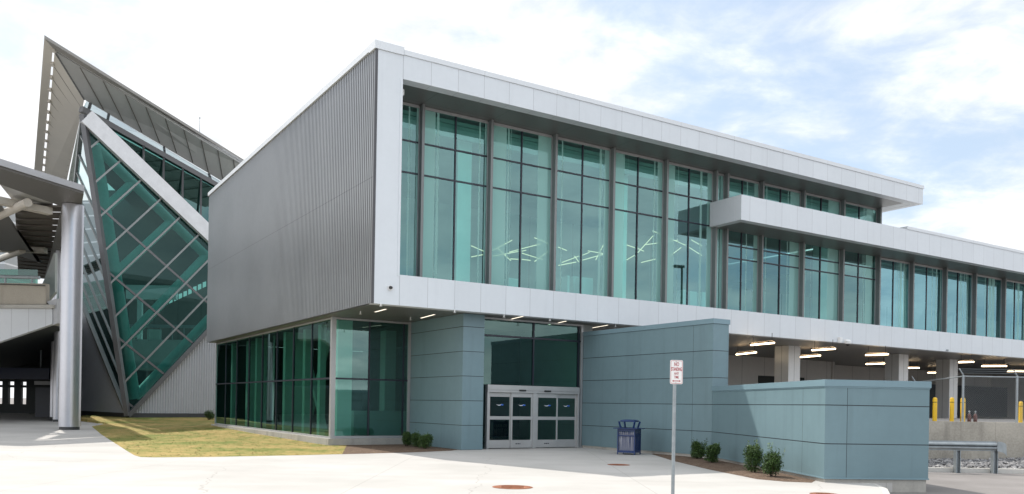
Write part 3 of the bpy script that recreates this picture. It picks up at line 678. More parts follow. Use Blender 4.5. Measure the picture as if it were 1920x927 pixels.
# stick lights in the hall
SX = [(95,165,205,213),(95,248,180,232),(255,200,400,123),(290,180,390,275),(380,212,445,195),(260,242,445,208),(390,263,445,266),(472,187,618,150),(475,205,505,198),(475,220,630,268),(475,267,537,274),(570,105,672,148),(570,282,670,207),(748,175,810,200),(775,290,900,243),(750,312,880,287),(870,243,900,285),(930,235,980,215),(970,203,1080,222),(1085,160,1028,270),(930,272,1080,230),(1228,148,1318,178),(1235,285,1318,237),(1345,215,1458,90),(1345,185,1388,205),(1455,53,1512,78),(1395,157,1512,142),(1370,290,1475,265),(1575,105,1700,160),(1575,133,1645,122),(1578,248,1668,178),(1745,120,1822,165),(1730,178,1822,237)]
rnd = random.Random(11)
for a, b, c, d in SX:
    v = rnd.uniform(6.5, 9.5)
    A = atv(860+a/4, 420+b/4, v-.5); Bp = atv(860+c/4, 420+d/4, v+.4)
    A, Bp = glob(*A), glob(*Bp)
    o = MB().tube(A-A, Bp-A, .022, n=8).build('stick_light', lamp_y); o.location = A
    tag(o, 'thin glowing stick light hanging in the upstairs hall behind the window band', 'light', 'stick lights scattered in the upstairs hall')

# ================================================================ CAMERAS
p = atv(731,540,0)
c = thing('security_camera', 'small dome security camera on the white corner panel below the window band', 'camera', glob(p.x,0,p.z), YAW)
MB().tube((0,-.001,0),(0,-.05,0),.10,n=20).build('mount', white_gear, c); MB().lathe((0,-.075,-.055), [(.02,0),(.06,.02),(.07,.055),(.06,.09),(.02,.11)],16).build('dome', black_gear, c, smooth=True)
p = atv(757,157,.2)
c = thing('security_camera', 'white box camera hung in the top left corner of the window recess', 'camera', glob(US+.02,.55,ZF-.22), YAW)
MB().box(0,.30,0,.16,-.12,.1).build('body', white_gear, c, bevel=.01); MB().box(.02,.12,.04,.1,.102,.225).build('bracket', white_gear, c)
p = atv(1577,640,0)
c = thing('security_camera', 'white dome camera on a bracket under the lower white band above the dock', 'camera', glob(p.x,0,p.z+.02), YAW)
MB().box(-.28,-.06,-.14,-.001,-.12,.16).build('bracket', white_gear, c, bevel=.01); MB().lathe((.12,-.30,-.20), [(.10,.02),(.15,.05),(.16,.16),(.10,.24),(.03,.26)],18).bar((-.1,-.1,.02),(.12,-.3,.04),.05,.05).build('housing', white_gear, c, smooth=True)
MB().lathe((.12,-.30,-.26), [(.02,0),(.08,.03),(.10,.075)],16).build('lens_dome', black_gear, c, smooth=True)
p = atv(1776,657,0)
c = thing('wall_sensor', 'tiny grey sensor on the lower white band far right above the dock', 'sensor', glob(p.x,0,p.z), YAW)
MB().box(-.09,.09,-.05,-.001,-.04,.04).build('body', galv_m, c, bevel=.01)

# ================================================================ SIGN
def sign():
    Y = 16.0; A = atY(1268.5,698,Y); s = thing('street_sign', 'white NO STANDING sign with red letters on a steel post before blue walls', 'sign', (A.x-.0, Y, 0), math.radians(14))
    w, h = .305*.86, .457; zc = A.z
    MB().tube((-.012,.05,-.3),(-.012,.05,zc+h*.42),.034,n=14).build('post', galv_m, s, smooth=True)
    def rr(w, h, r, y, n=5):
        pts = []
        for cx, cz, a0 in ((w/2-r,h/2-r,0),(-w/2+r,h/2-r,90),(-w/2+r,-h/2+r,180),(w/2-r,-h/2+r,270)):
            for k in range(n+1): q = math.radians(a0+90*k/n); pts.append((cx+r*math.cos(q), y, zc+cz+r*math.sin(q)))
        return pts
    plate = MB().slab(rr(w,h,.03,0), (0,.004,0)).build('plate', plain('sign_white', (.78,.77,.75), .4, 0, .03, 8), s)
    red = plain('sign_red', (.42,.025,.035), .45, 0, .05, 8)
    a = rr(w-.022,h-.022,.024,-.002); b = rr(w-.036,h-.036,.018,-.002); n = len(a)
    MB().add(a+b, [(i,(i+1)%n,n+(i+1)%n,n+i) for i in range(n)]).build('border', red, s)
    def text(t, size, z, sx, off=.0012):
        cu_ = bpy.data.curves.new('lettering', 'FONT'); cu_.body = t; cu_.size = size; cu_.align_x = 'CENTER'; cu_.align_y = 'CENTER'; cu_.extrude = .0004; cu_.offset = off
        o = bpy.data.objects.new('tmp', cu_); COL.objects.link(o); bpy.context.view_layer.update()
        me = bpy.data.meshes.new_from_object(o.evaluated_get(bpy.context.evaluated_depsgraph_get()))
        bpy.data.objects.remove(o); me.name = 'lettering'
        me.transform(Matrix.Translation((0,-.0025,z)) @ Matrix.Rotation(math.pi/2,4,'X') @ Matrix.Diagonal((sx,1,1,1)))
        me.materials.clear(); me.materials.append(red); q = bpy.data.objects.new('lettering', me); COL.objects.link(q); q.parent = s
    text('NO', .105, zc+.145, .62); text('STANDING', .095, zc+.052, .47); text('ANY', .074, zc-.030, .66, .0004); text('TIME', .074, zc-.100, .62, .0004)
    z = zc-.170; L_ = .088
    MB().slab([(-L_,-.002,z),(-L_+.028,-.002,z+.02),(-L_+.028,-.002,z+.007),(L_-.028,-.002,z+.007),(L_-.028,-.002,z+.02),(L_,-.002,z),(L_-.028,-.002,z-.02),(L_-.028,-.002,z-.007),(-L_+.028,-.002,z-.007),(-L_+.028,-.002,z-.02)], (0,-.001,0)).build('arrow', red, s)
    MB().tube((-.012,-.006,zc+.2),(-.012,.02,zc+.2),.006,n=8).tube((-.012,-.006,zc-.205),(-.012,.02,zc-.205),.006,n=8).build('bolt', galv_m, s)
sign()

# ================================================================ MANHOLE COVERS
rust = None
def manholes():
    n = NT('rusty_iron'); a = n.noise(6, 5, .6); b = n.noise(40, 3, .6); c = n.mix(n.ramp(a, .35, .65), (.22,.085,.045), (.33,.14,.08)); n.bsdf(c, .85, .1, .3, bump=b, bstr=.4)
    for px, py, wpx, lab in ((961,914,76,'rusty round manhole cover nearest the camera in the open pavement'), (1160,872,42,'small dark rusty manhole cover in the pavement near the litter bin'), (1545,927,52,'rusty manhole cover near the kerb corner cut by the bottom picture edge')):
        p = gp(px, py); r = wpx/2/F*p.y
        t = thing('manhole_cover', lab, 'manhole cover', (p.x, p.y, 0), 0)
        MB().lathe((0,0,.002), [(r,0),(r,.006),(r*.9,.007),(r*.9,.004)], 36).build('ring', n.m, t)
        mb = MB().lathe((0,0,.004), [(r*.87,0),(r*.87,.004),(r*.8,.006)], 36)
        for k in range(-3,4): mb.box(-r*.55, r*.55, k*r*.2-.012, k*r*.2+.012, .0105, .014)
        mb.build('lid', n.m, t)
manholes()

# ================================================================ LITTER BIN
def litter_bin():
    navy = plain('navy_paint', (.008,.032,.125), .4, 0, .1, 4); inner = plain('grey_mesh', (.42,.42,.46), .6)
    p = gp(1182,853); t = thing('litter_bin', 'square navy blue litter bin with cut-out panels and raised lid against the blue wall', 'litter bin', (p.x-.02, p.y+.25, 0), math.radians(-27))
    w = .335; hb = .93
    mb = MB()
    for sx in (-1,1):
        for sy in (-1,1): mb.box(sx*w-.035*(sx>0)-.0*(sx<0), sx*w+.035*(sx<0), sy*w-.035*(sy>0), sy*w+.035*(sy<0), 0, hb)
    mb.build('frame', navy, t)
    mb = MB()
    for z0, z1 in ((.07,.15),(.66,.70),(hb-.09,hb)):
        mb.box(-w+.036,w-.036,-w+.004,-w+.03,z0,z1).box(-w+.036,w-.036,w-.03,w-.004,z0,z1).box(-w+.004,-w+.03,-w+.036,w-.036,z0,z1).box(w-.03,w-.004,-w+.036,w-.036,z0,z1)
    mb.box(-w+.036,w-.036,-w+.036,w-.036,.07,.085); mb.build('rim', navy, t)
    MB().box(-w+.05,w-.05,-w+.05,w-.05,.09,hb-.12).build('liner', inner, t)
    mb = MB(); rnd = random.Random(2); k = -w+.07
    while k < w-.05:
        for (z0,z1) in ((.15,.66),(.70,hb-.09)):
            d = rnd.uniform(-.035,.035)
            mb.bar((k,-w+.02,z0),(k+d,-w+.02,z1),  .014,.008,(0,1,0)); mb.bar((k,w-.02,z0),(k+d,w-.02,z1),.018,.008,(0,1,0))
            mb.bar((-w+.02,k,z0),(-w+.02,k+d,z1),.018,.008,(1,0,0)); mb.bar((w-.02,k,z0),(w-.02,k+d,z1),.018,.008,(1,0,0))
        k += .045
    mb.build('slats', navy, t)
    MB().box(-w-.01,w+.01,-w-.01,w+.01,hb,hb+.03).build('top_ledge', navy, t, bevel=.008)
    mb = MB()
    for sx in (-1,1):
        for sy in (-1,1): mb.bar((sx*.24,sy*.24,hb+.03),(sx*.30,sy*.30,1.19),.05,.05)
    mb.build('lid_support', navy, t)
    MB().lathe((0,0,1.18), [(.36,0),(.375,.02),(.37,.05),(.25,.075),(.05,.085)], 4).build('lid', navy, t).rotation_euler = (0,0,math.pi/4)
    t.children[-1].scale = (1.33,1.33,1)
litter_bin()

# ================================================================ SHRUBS
def leaf_mat():
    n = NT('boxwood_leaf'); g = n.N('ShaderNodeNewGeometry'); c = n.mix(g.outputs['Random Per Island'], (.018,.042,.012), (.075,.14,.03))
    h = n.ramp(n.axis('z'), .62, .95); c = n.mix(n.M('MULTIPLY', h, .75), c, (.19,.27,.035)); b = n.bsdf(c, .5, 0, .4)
    n2 = NT('twig'); n2.bsdf((.06,.045,.03), .8); return n.m, n2.m
leaf_m, twig_m = leaf_mat()
def shrub_proto(seed, r, h, sprigs):
    rnd = random.Random(seed); t = thing('shrub', '', 'shrub', (0,0,0), 0, 'clipped shrubs in the mulch beds'); mb = MB()
    cl = [(rnd.uniform(-.45,.45)*r, rnd.uniform(-.45,.45)*r, h*rnd.uniform(.28,.78), r*rnd.uniform(.42,.62)) for _ in range(11)] + [(0,0,h*.5,r*.8)]
    def lf(p, s, up=.3):
        n_ = Vector((rnd.gauss(0,1), rnd.gauss(0,1), rnd.gauss(0,1)+up)).normalized(); a = n_.orthogonal().normalized(); b = n_.cross(a); q = rnd.random()*6.28
        a, b = a*math.cos(q)+b*math.sin(q), b*math.cos(q)-a*math.sin(q)
        mb.add([p-a*s*.5, p-b*s*.28, p+a*s*.6, p+b*s*.28], [(0,1,2,3)])
    for k in range(4200):
        cx, cy, cz, cr_ = rnd.choice(cl); d = Vector((rnd.gauss(0,1),rnd.gauss(0,1),rnd.gauss(0,1))).normalized()*cr_*(rnd.uniform(.55,1.08))
        p = Vector((cx,cy,cz)) + Vector((d.x,d.y,d.z*h/(2*r)*1.1))
        if p.z < .05: continue
        lf(p, rnd.uniform(.03,.055))
    for k in range(sprigs):
        q = rnd.random()*6.28; rr = r*rnd.uniform(.15,.85); x, y = rr*math.cos(q), rr*math.sin(q); z0 = h*rnd.uniform(.65,.85); hh = rnd.uniform(.12,.34)
        for j in range(16): f = j/15; lf(Vector((x*(1+.25*f)+rnd.uniform(-.02,.02), y*(1+.25*f)+rnd.uniform(-.02,.02), z0+hh*f)), .045, 1.2)
    mb.build('foliage', leaf_m, t)
    sb = MB()
    for k in range(7):
        q = rnd.random()*6.28; sb.tube((.04*math.cos(q),.04*math.sin(q),-.02),(r*.5*math.cos(q),r*.5*math.sin(q),h*.55),.014,.007,n=6)
    sb.build('stem', twig_m, t); return t
spots = [(1309,862,1303,829,28,'clipped dark green shrub at the foot of the tall blue wall'),(1335,870,1335,834,28,'clipped dark green shrub where the tall and low blue walls meet'),
 (1413,888,1413,838,34,'leafy shrub with yellow green shoots, left of the pair before the low blue wall'),(1449,896,1449,845,40,'bushiest shrub with yellow green shoots, right of the pair before the low blue wall'),
 (762,838,762,811,20,'small dark shrub left of three beside the plinth corner'),(781,840,781,811,22,'small dark shrub in the middle of three beside the entrance pier'),(797,843,797,815,28,'small dark shrub right of three beside the entrance pier')]
protos = {}
for i, (px, pb, qx, pt, wpx, lab) in enumerate(spots):
    p = gp(px, pb); h = atY(qx, pt, p.y).z; r = wpx/2/F*p.y*1.18
    t = shrub_proto(20+i, r, h, 9 if i in (2,3) else (5 if i < 2 else 2)); t['label'] = lab; t.location = (p.x, p.y, .01); t.rotation_euler = (0,0,i*1.3)
p = atz(395,788,.2)+Vector((-.2,.2,0)); t = shrub_proto(40, .42, .75, 2); t['label'] = 'lone dark shrub at the far corner of the ribbed building beyond the lawn'; t.location = p

# ================================================================ OLD TERMINAL WITH GLASS PRISM (left)
KS = 1.2
def C3(px, py, Y): return atY(px, py, Y*KS)
T, L_, R_ = C3(155,216,50), C3(126,499,60), C3(479,524,58)
GZ = .30                                                     # the lawn rises to the old terminal's base
B_ = atY(239.5,780,62.5)
OT = thing('old_terminal', 'older terminal with tilted glass prism, ribbed base walls and pointed wing roof', 'building', (B_.x, B_.y, 0))
OB = Vector((B_.x, B_.y, 0))
def q_(P): return Vector(P) - OB
def opart(mb, name, m, **k):
    mb.v = [tuple(q_(p)) for p in mb.v]; return mb.build(name, m, OT, **k)
def facet(mb, *ps): mb.poly([Vector(p) for p in ps]); return mb
opart(facet(MB(), T, B_, R_), 'glass_facet', G_cry); opart(facet(MB(), T, L_, B_), 'glass_facet', G_cry_l)
frame_m = plain('prism_frame', (.13,.13,.135), .4, .4)
frame_l = plain('prism_mullion', (.22,.23,.23), .4, .4); frame_w = plain('prism_beam_white', (.62,.62,.63), .4, .1)
nR = (R_-T).cross(B_-T).normalized(); nR = nR if nR.y < 0 else -nR
nL = (L_-T).cross(B_-T).normalized(); nL = nL if nL.y < 0 else -nL
opart(MB().bar(T+nR*.05, B_-nR*.02, .34, .42, up=tuple((nR+nL).normalized())), 'ridge_beam', frame_m)
opart(MB().bar(T.lerp(R_,.012)+nR*.15, R_+nR*.15, 1.15, .5, up=tuple(nR)), 'edge_beam', frame_w)
opart(MB().bar(B_+nR*.05, R_+nR*.05, .32, .3, up=tuple(nR)), 'edge_beam', frame_m)
opart(MB().bar(B_+nL*.05, L_+nL*.05, .2, .2, up=tuple(nL)), 'edge_beam', frame_l)
opart(MB().bar(T+nL*.05, L_+nL*.05, .2, .2, up=tuple(nL)), 'edge_beam', frame_l)
mb1, mb2, mb3 = [], [], []
for k in range(1, 9):
    b = k/9; P0 = B_.lerp(T, b); P1 = R_.lerp(T, b); mb1.append((P0+nR*.03, P1+nR*.03, .13, nR))
    P0 = B_.lerp(T, b); P1 = L_.lerp(T, b); mb3.append((P0+nL*.03, P1+nL*.03, .13, nL))
for k in (.05,.275,.495,.715): mb2.append((B_.lerp(T, k)-nR*.05, B_.lerp(T, k) + (R_-T)*k - nR*.05, .16, nR))
for lst, m in ((mb1, frame_l), (mb2, frame_m), (mb3, frame_l)):
    for a, b, w, nn_ in lst: opart(MB().bar(a, b, w, .11, up=tuple(nn_)), 'mullion', m)
# ribbed base walls
def ribbed(P0, P1, top0, top1, m, name):
    n = max(2, int((P1-P0).length/.2)); mb = MB(); vs = []; d = (P1-P0); nn = Vector((d.y,-d.x,0)).normalized(); nn = nn if nn.y < 0 else -nn
    for i in range(n*2+1):
        f = i/(n*2); o = nn*(.05 if (i//1) % 2 else 0); p = P0.lerp(P1, f) + o
        vs.append((p.x, p.y, GZ+.3)); vs.append((p.x, p.y, max(GZ+.31, top0+(top1-top0)*f)))
    mb.add(vs, [(2*i,2*i+2,2*i+3,2*i+1) for i in range(n*2)]); opart(mb, name, m)
    mb = MB(); mb.slab([(P0.x,P0.y,-.1),(P1.x,P1.y,-.1),(P1.x,P1.y,GZ+.31),(P0.x,P0.y,GZ+.31)], -nn*-.08 if False else nn*.08); opart(mb, 'base_strip', plain('base_strip', (.05,.05,.052), .6))
Bg = Vector((B_.x,B_.y,0)); Rg = Vector((R_.x,R_.y,0)); Lg = Vector((L_.x,L_.y,0))
nb = Vector((0,.3,0))
ribbed(Bg+nb, Rg+nb, B_.z, R_.z, rib2_m, 'ribbed_wall'); ribbed(Bg+nb, Lg+nb, B_.z, L_.z, rib2_m, 'ribbed_wall')
# wing roof
tip, OR, OL = C3(83,72,46), C3(478,317,64), C3(61,360,74)
I1 = C3(99,91,47.2); IR = C3(470,315,64); ILa = C3(76,360,74)
J1 = C3(102.5,97,47.6); JR = C3(466,315.5,63); JL = C3(80.5,360,74)
S_ = C3(158,187,52); SR = C3(470,372,66); SL = C3(118,372,74)
tan_m = plain('wing_soffit_tan', (.63,.595,.54), .5, 0, .04, .4); gray_m = plain('wing_soffit_grey', (.41,.412,.412), .45, .1, .05, .3); dkroof = plain('wing_edge', (.26,.25,.235), .5)
up = Vector((0,0,.35))
def joints(a0, a1, b0, b1, n, m, w=.05):
    for k in range(1, n):
        p, q = a0.lerp(a1, k/n), b0.lerp(b1, k/n)
        opart(MB().bar(p.lerp(q,.02), p.lerp(q,.95), w, .03), 'soffit_joint', m)
opart(MB().slab([tip, OL, ILa, I1], up*.6), 'roof_rim', tan_m); opart(MB().slab([tip, I1, IR, OR], up*.6), 'roof_rim', dkroof)
opart(MB().slab([J1, JL, SL, S_], up), 'roof_soffit', tan_m); opart(MB().slab([J1, S_, SR, JR], up), 'roof_soffit', gray_m)
opart(MB().slab([I1+up*.3, J1+up*.3, JR+up*.3, IR+up*.3], up*.5), 'roof_gutter', frame_w)
joints(J1, JL, S_, SL, 15, plain('joint_dark', (.20,.18,.155), .7))
joints(J1, JR, S_, SR, 10, plain('joint_dark_grey', (.16,.15,.14), .7), .07)
mb = MB()
for k in range(0, 16): mb.bar(I1.lerp(ILa, k/15), J1.lerp(JL, k/15), .22, .2)
opart(mb, 'rim_tie', tan_m)
opart(MB().bar(J1, S_, .09, .09), 'roof_hip', frame_m)
# clerestory beneath the right soffit, and the wall under it
T2, U2 = C3(152,205,51.6), C3(479,389,66)
opart(facet(MB(), S_+Vector((.1,.1,-.05)), SR+Vector((0,.1,-.05)), U2+Vector((0,.2,.3)), T2+Vector((.1,.2,.2))), 'clerestory_pane', glass('clerestory_glass', (.66,.76,.80), .25, (.85,.92,.95)))
mb = MB(); mb.bar(T2, U2, .4, .42); opart(mb, 'roof_beam', frame_m)
mb = MB()
for f in (.03, .12, .42, .7): mb.bar(T2.lerp(U2, f), S_.lerp(SR, f), .16, .16)
opart(mb, 'clerestory_post', frame_m)
opart(facet(MB(), T2+Vector((0,.25,0)), R_+Vector((0,.25,0)), U2+Vector((0,.25,0))), 'glass_facet', glass('wall_glass_teal', (.13,.34,.31), .10, (.5,.85,.8)))
mb = MB(); 
for f in (.30,.41,.52,.63,.73,.84):
    a = T2.lerp(U2, f); b = T.lerp(R_, min(1, f*1.05)); b = Vector((a.x, a.y, 0)); 
    # drop from the roof beam to the sloping white beam
    best = min((T.lerp(R_, i/200) for i in range(201)), key=lambda p: abs(p.x/p.y - a.x/a.y))
    mb.bar(a+Vector((0,.15,0)), best+Vector((0,.15,0)), .16, .14)
opart(mb, 'mullion', frame_m)
opart(facet(MB(), T2+Vector((-.1,.3,0)), S_+Vector((0,.3,-.05)), SL+Vector((0,.3,-.05)), L_+Vector((0,.3,0))), 'glass_facet', glass('side_glass_grey', (.25,.32,.32), .22, (.7,.8,.8)))
# inside the prism
teal_tube = plain('teal_tube', (.62,.80,.75), .45)
PLO = T - nR*1.3
def onp(px, py): r = ray(px, py); t = nR.dot(PLO-EYEV)/nR.dot(r); return EYEV + r*t
mb = MB(); z2 = lambda x, y: (130+x/3.089, 180+y/3.089); z3 = lambda x, y: (130+x/2.648, 450+y/2.648)
for a, b, r in ((z2(150,290),z3(325,790),.42),(z2(150,290),(479,572),.36),(z2(225,640),z2(368,505),.36),(z3(238,160),z2(590,730),.36),(z3(300,480),z3(680,80),.38),(z3(330,780),z3(720,365),.38)):
    mb.tube(onp(*a), onp(*b), r, n=14)
opart(mb, 'truss_tube', teal_tube, smooth=True)
def isl(px0, px1, py0, py1, Y, d=.4): 
    a = atY(px0, py1, Y); b = atY(px1, py0, Y); return MB().box(a.x, b.x, Y, Y+d, a.z, b.z)
Yb = 76
opart(isl(215,470,640,690,Yb,6), 'mezzanine', plain('mezz_white', (.50,.55,.53), .6)); opart(isl(236,330,536,560,Yb+2,.5), 'mezzanine_panel', white_int)
opart(isl(255,262,560,640,Yb+1).box(0,0,0,0,0,0) if False else isl(256,266,560,640,Yb+1,.3), 'inner_column', white_int); opart(isl(276,300,618,640,Yb+1,.3), 'inner_box', tealw)
mb = isl(230,480,612,613.5,Yb-.1,.06)
for x in range(235,470,22): mb.bar(atY(x,613,Yb-.1), atY(x,640,Yb-.1), .05, .05)
opart(mb, 'mezzanine_rail', galv_m)
opart(MB().box(-47, -29, 90, 90.3, 0, 24), 'inner_back_wall', int_wall_dark)
hz = T2.z-.45
opart(MB().slab([(T2.x-.3,T2.y+.9,hz),(U2.x,U2.y+.6,U2.z-.45),(U2.x-3,90,U2.z-.45),(L_.x-3,90,hz),(L_.x+.6,L_.y+.5,hz)], (0,0,.2)), 'inner_ceiling', int_wall_dark)
mb = MB(); 
for k in range(9):
    x0 = 308+k*9; mb.add([atY(x0,574-k*4.2,84), atY(x0+6.5,571-k*4.2,84), atY(x0+6.5,563-k*4.4,84), atY(x0,565-k*4.4,84)], [(0,1,2,3)])
opart(mb, 'inner_lit_window', glow('lit_strip', (.75,.9,.88), .8))
# mast on the roof
p0 = C3(374,262,66); m_ = thing('antenna_mast', 'thin antenna mast standing on the old terminal roof', 'mast', p0)
MB().tube((0,0,-.6),(0,0,atY(374,223,66*KS).z-p0.z),.035,.022,n=8).lathe((0,0,atY(374,223,66*KS).z-p0.z), [(.05,0),(.07,.08),(.02,.2)],8).build('pole', galv_m, m_)

# ================================================================ WALKWAY CANOPY AND COLUMNS (left)
ZS = 11.95
cpos = gp(130,806); cr_ = 37.4/2/F*cpos.y
CN = thing('walkway_canopy', 'flat grey canopy roof with pale edge on round steel columns over the walkway', 'canopy', (cpos.x, cpos.y, 0)); CO = Vector((cpos.x, cpos.y, 0))
def cpart(mb, name, m, **k):
    mb.v = [tuple(Vector(p)-CO) for p in mb.v]; return mb.build(name, m, CN, **k)
e0, e1, e2, e3 = atz(-60,297,ZS), atz(0,316,ZS), atz(157,364,ZS), atz(146,424,ZS)
i0, i1, i2, i3 = atz(-60,330,ZS), atz(0,346,ZS), atz(117,388,ZS), atz(84,522,ZS)
canopy_dark = plain('canopy_soffit', (.115,.108,.10), .45, 0, .06, .3); edge_m = plain('canopy_edge', (.46,.46,.48), .4, .2)
far = atz(141,452,ZS)
cpart(MB().slab([e0, e1, e2, i2, i1, i0], (0,0,.12)).slab([e2, e3, far, i3, i2], (0,0,.12)), 'soffit_panel', canopy_dark)
cpart(MB().slab([e0+Vector((.03,0,.122)), e2+Vector((.03,0,.122)), e2+Vector((-.4,0,.122)), e0+Vector((-.4,0,.122))], (0,0,.30)), 'edge_strip', edge_m)
cpart(MB().slab([e2+Vector((.0,.01,.122)), far+Vector((0,0,.122)), far+Vector((-.4,0,.122)), e2+Vector((-.41,.01,.122))], (0,0,.28)), 'edge_strip', canopy_dark)
lw = [atz(-60,300,ZS), atz(-6,470,ZS)]
cpart(MB().slab([e0+Vector((-.1,0,.13)), e0+Vector((-13,2,.13)), Vector((e0.x-13,lw[1].y+6,ZS+.13)), Vector((lw[1].x-.5,lw[1].y+6,ZS+.13))], (0,0,.2)), 'soffit_panel', canopy_dark)
cz = ZS+.5
deck = [atz(28,388,cz), atz(126,388,cz), atz(98,527,cz), atz(34,520,cz)]
mb = MB(); n_ = 16; a0, a1, b0, b1 = deck[0], deck[3], deck[1], deck[2]
for k in range(n_): mb.slab([a0.lerp(a1,k/n_), b0.lerp(b1,k/n_), b0.lerp(b1,(k+.6)/n_), a0.lerp(a1,(k+.6)/n_)], (0,0,.1)); mb.slab([a0.lerp(a1,(k+.6)/n_)+Vector((0,0,.12)), b0.lerp(b1,(k+.6)/n_)+Vector((0,0,.12)), b0.lerp(b1,(k+1)/n_)+Vector((0,0,.12)), a0.lerp(a1,(k+1)/n_)+Vector((0,0,.12))], (0,0,.06))
cpart(mb, 'roof_deck', plain('deck_brown', (.10,.085,.07), .6))
cpart(MB().slab([Vector((p.x,p.y,cz+.2)) for p in (e1+Vector((-3,1,0)), e2+Vector((-3.2,3,0)), far+Vector((-1.5,0,0)), deck[2], deck[3], deck[0], i1+Vector((-1,1,0)))], (0,0,.1)), 'shade_sheet', roof_m)  # opaque sheet hidden above, added to stop sun leaking through onto the walkway
beige = plain('beige_steel', (.52,.48,.42), .5)
for a, b in (((-70,362),(94,397)),((-60,466),(86,470))): cpart(MB().bar(atz(*a,ZS+.3), atz(*b,ZS+.3), .5, .38), 'roof_beam', beige)
for a, b in (((-60,432),(52,380)),((-60,508),(42,470))): cpart(MB().tube(atz(*a,ZS+.1), atz(*b,ZS+.1), .23, n=12), 'roof_strut', beige, smooth=True)
def round_column(px, py, ztop, wpx):
    p = gp(px, py); r = wpx/2/F*p.y
    mb = MB(); z = .16
    for zt in (4.2, 7.9, ztop):
        if zt > ztop: zt = ztop
        mb.lathe(p, [(r,z),(r,zt-.012),(r*.975,zt-.010),(r*.975,zt)], 40); z = zt
    c = cpart(mb, 'column', steel_m, smooth=True); b = MB().lathe(p, [(r*.93,-.02),(r*.93,.16)], 32); b.v = [tuple(Vector(q)-CO) for q in b.v]; b.build('base_ring', plain('column_base', (.05,.05,.05), .6), c)
round_column(130,806,ZS-.01,37.4); round_column(107,791,ZS-.01,15); round_column(100,786,ZS-.3,12)

# ================================================================ ELEVATED ROADWAY AND PASSAGE (left)
EY = 50.0
ER = thing('elevated_road', 'raised roadway with concrete parapet over a dark underpass at the left edge', 'bridge', (-30, EY, 0)); EO = Vector((-30, EY, 0))
def epart(mb, name, m, **k):
    mb.v = [tuple(Vector(p)-EO) for p in mb.v]; return mb.build(name, m, ER, **k)
def epoly(ps, Y, d): return MB().slab([atY(x, y, Y) for x, y in ps], (0, d, 0))
epart(epoly([(-260,528),(86,532),(86,571),(-260,571)], EY, .4), 'parapet', concrete('parapet_concrete', (.40,.36,.30), .15))
epart(epoly([(-260,571.5),(99,571.5),(99,578),(-260,577)], EY-.15, .5), 'ledge', plinth_m)
epart(epoly([(-260,578),(98,578.5),(98,608),(0,641),(-260,728)], EY+.05, .35), 'fascia_panel', plain('pale_panel', (.56,.57,.58), .5, 0, .03, .5, seams=[('x', 1.02, 0, .015)], seamcol=(.4,.4,.41)))
epart(epoly([(87,566),(106,560),(108,606),(99,610),(99,578)], EY+.1, 2.0), 'end_bracket', plain('bracket_grey', (.42,.42,.43), .5))
epart(epoly([(70,552),(84,522),(101,474),(103,474),(103,548),(88,566)], EY+4, .3), 'end_screen', plain('screen_grey', (.36,.38,.37), .5))
epart(MB().tube(atY(-200,513,EY+.2), atY(74,521,EY+.2), .11, n=10).tube(atY(60,521,EY+.2), atY(60,534,EY+.2), .06, n=8).tube(atY(10,519,EY+.2), atY(10,532,EY+.2), .06, n=8), 'railing', galv_m)
epart(MB().tube(atY(-100,531,EY-.12), atY(20,533.5,EY-.12), .03, n=6).tube(atY(20,533.5,EY-.12), atY(85,536,EY-.12), .03, n=6), 'conduit', black_gear)
epart(MB().slab([atY(-260,571,EY+.4), atY(98,571,EY+.4), atY(98,600,EY+.4), atY(-260,690,EY+.4)], (-16, 34, 0)), 'deck', dark_m)
epart(epoly([(-260,500),(70,506),(70,532),(-260,532)], EY+2.2, .05), 'glass_guard', G_door)
PB = thing('underpass_building', 'dark ground level passage with navy fascia and bright far doorways under the raised road', 'building', (-40, 78, 0)); PO = Vector((-40, 78, 0))
def ppart(mb, name, m, **k):
    mb.v = [tuple(Vector(p)-PO) for p in mb.v]; return mb.build(name, m, PB, **k)
# end wall with three openings to daylight
PY = 86.0; xs = [(-6,4),(15,26),(39,49)]
x_l = atY(-400,760,PY).x; edges_ = [x_l]
for a, b in xs: edges_ += [atY(a,740,PY).x, atY(b,740,PY).x]
edges_ += [atY(150,740,PY).x]; ztop = atY(30,716,PY).z; zbot = atY(30,758,PY).z
mb = MB()
for k in range(0, len(edges_), 2): mb.box(edges_[k], edges_[k+1], PY, PY+.4, 0, 9)
for k in range(1, len(edges_)-1, 2): mb.box(edges_[k], edges_[k+1], PY, PY+.4, ztop, 9); mb.box(edges_[k], edges_[k+1], PY, PY+.4, 0, zbot); mb.box(edges_[k], edges_[k+1], PY+.05, PY+.2, (ztop+zbot)/2+.55, (ztop+zbot)/2+.8)
ppart(mb, 'end_wall', dark_m)
ppart(MB().box(x_l, atY(92,700,70).x, 70, 70.4, atY(40,711,70).z, atY(40,690,70).z), 'navy_fascia', plain('navy_fascia', (.012,.022,.06), .4))
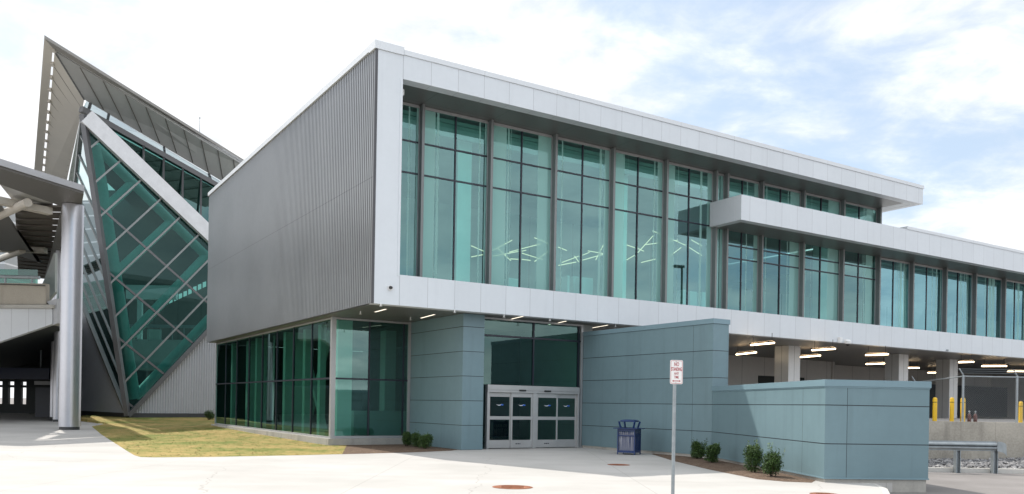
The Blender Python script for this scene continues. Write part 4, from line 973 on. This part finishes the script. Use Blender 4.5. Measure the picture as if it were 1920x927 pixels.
ppart(MB().box(atY(64,720,69).x, atY(96,720,69).x, 69, 69.2, atY(80,722,69).z, atY(80,715,69).z), 'sign_board', plain('sign_board', (.30,.30,.30), .5))
ppart(MB().box(atY(66,760,71).x, atY(94,760,71).x, 71, 74, 0, atY(80,727,71).z), 'kiosk', plain('kiosk_dark', (.03,.035,.05), .5))
ppart(MB().box(atY(76,690,71).x-.05, atY(76,690,71).x+.05, 71, 71.1, atY(76,690,71).z, 7), 'hanger', galv_m)
ppart(MB().box(-80, atY(112,700,PY).x, 55, PY, 8.6, 9.0), 'passage_ceiling', dark_m)
pa, pb_ = atY(105,740,60), atY(112,740,PY)
ppart(MB().slab([(pa.x,60,0),(pb_.x,PY,0),(pb_.x+.4,PY,0),(pa.x+.4,60,0)], (0,0,8.6)), 'passage_wall', dark_m)
FB = thing('distant_terminal', 'pale panelled terminal block behind the raised road under the canopy', 'building', (-60, 92, 0))
n = plain('striped_panel', (.40,.41,.41), .5, 0, .05, .3, seams=[('z', 1.6, .3, .09)], seamcol=(.75,.75,.75))
MB().box(-20, 4, 0, 6, 9, 23).build('wall', n, FB); MB().box(-20, 4, -.05, 0, 9, 13.2).build('window', G_door, FB)

# ================================================================ beyond the camera: what the glass mirrors
pl = thing('street_lamp', 'tall dark street lamp beyond the right picture edge, mirrored in the hall glass', 'street lamp', glob(30.2,-12.6,RZ), YAW)
MB().tube((0,0,0),(0,0,11.8),.11,.07,n=12).build('pole', black_gear, pl); MB().box(-.95,.12,-.16,.16,11.75,11.92).build('lamp_head', black_gear, pl, bevel=.02)
gg = thing('parking_garage', 'long concrete parking garage across the road, mirrored in the ground floor glass', 'garage', (-10,-62,RZ))
mb = MB()
for k in range(4): mb.box(-60, 70, -20, 0, 2.9*k+2.2, 2.9*k+3.4)
for k in range(14): mb.box(-60+10*k-.4, -60+10*k+.4, -1.0, -.2, 0, 12.1)
mb.build('deck', concrete('garage_concrete', (.38,.37,.35), .12, world=True), gg)
MB().box(-60, 70, -20, -19.5, 0, 12).build('rear_wall', dark_m, gg)
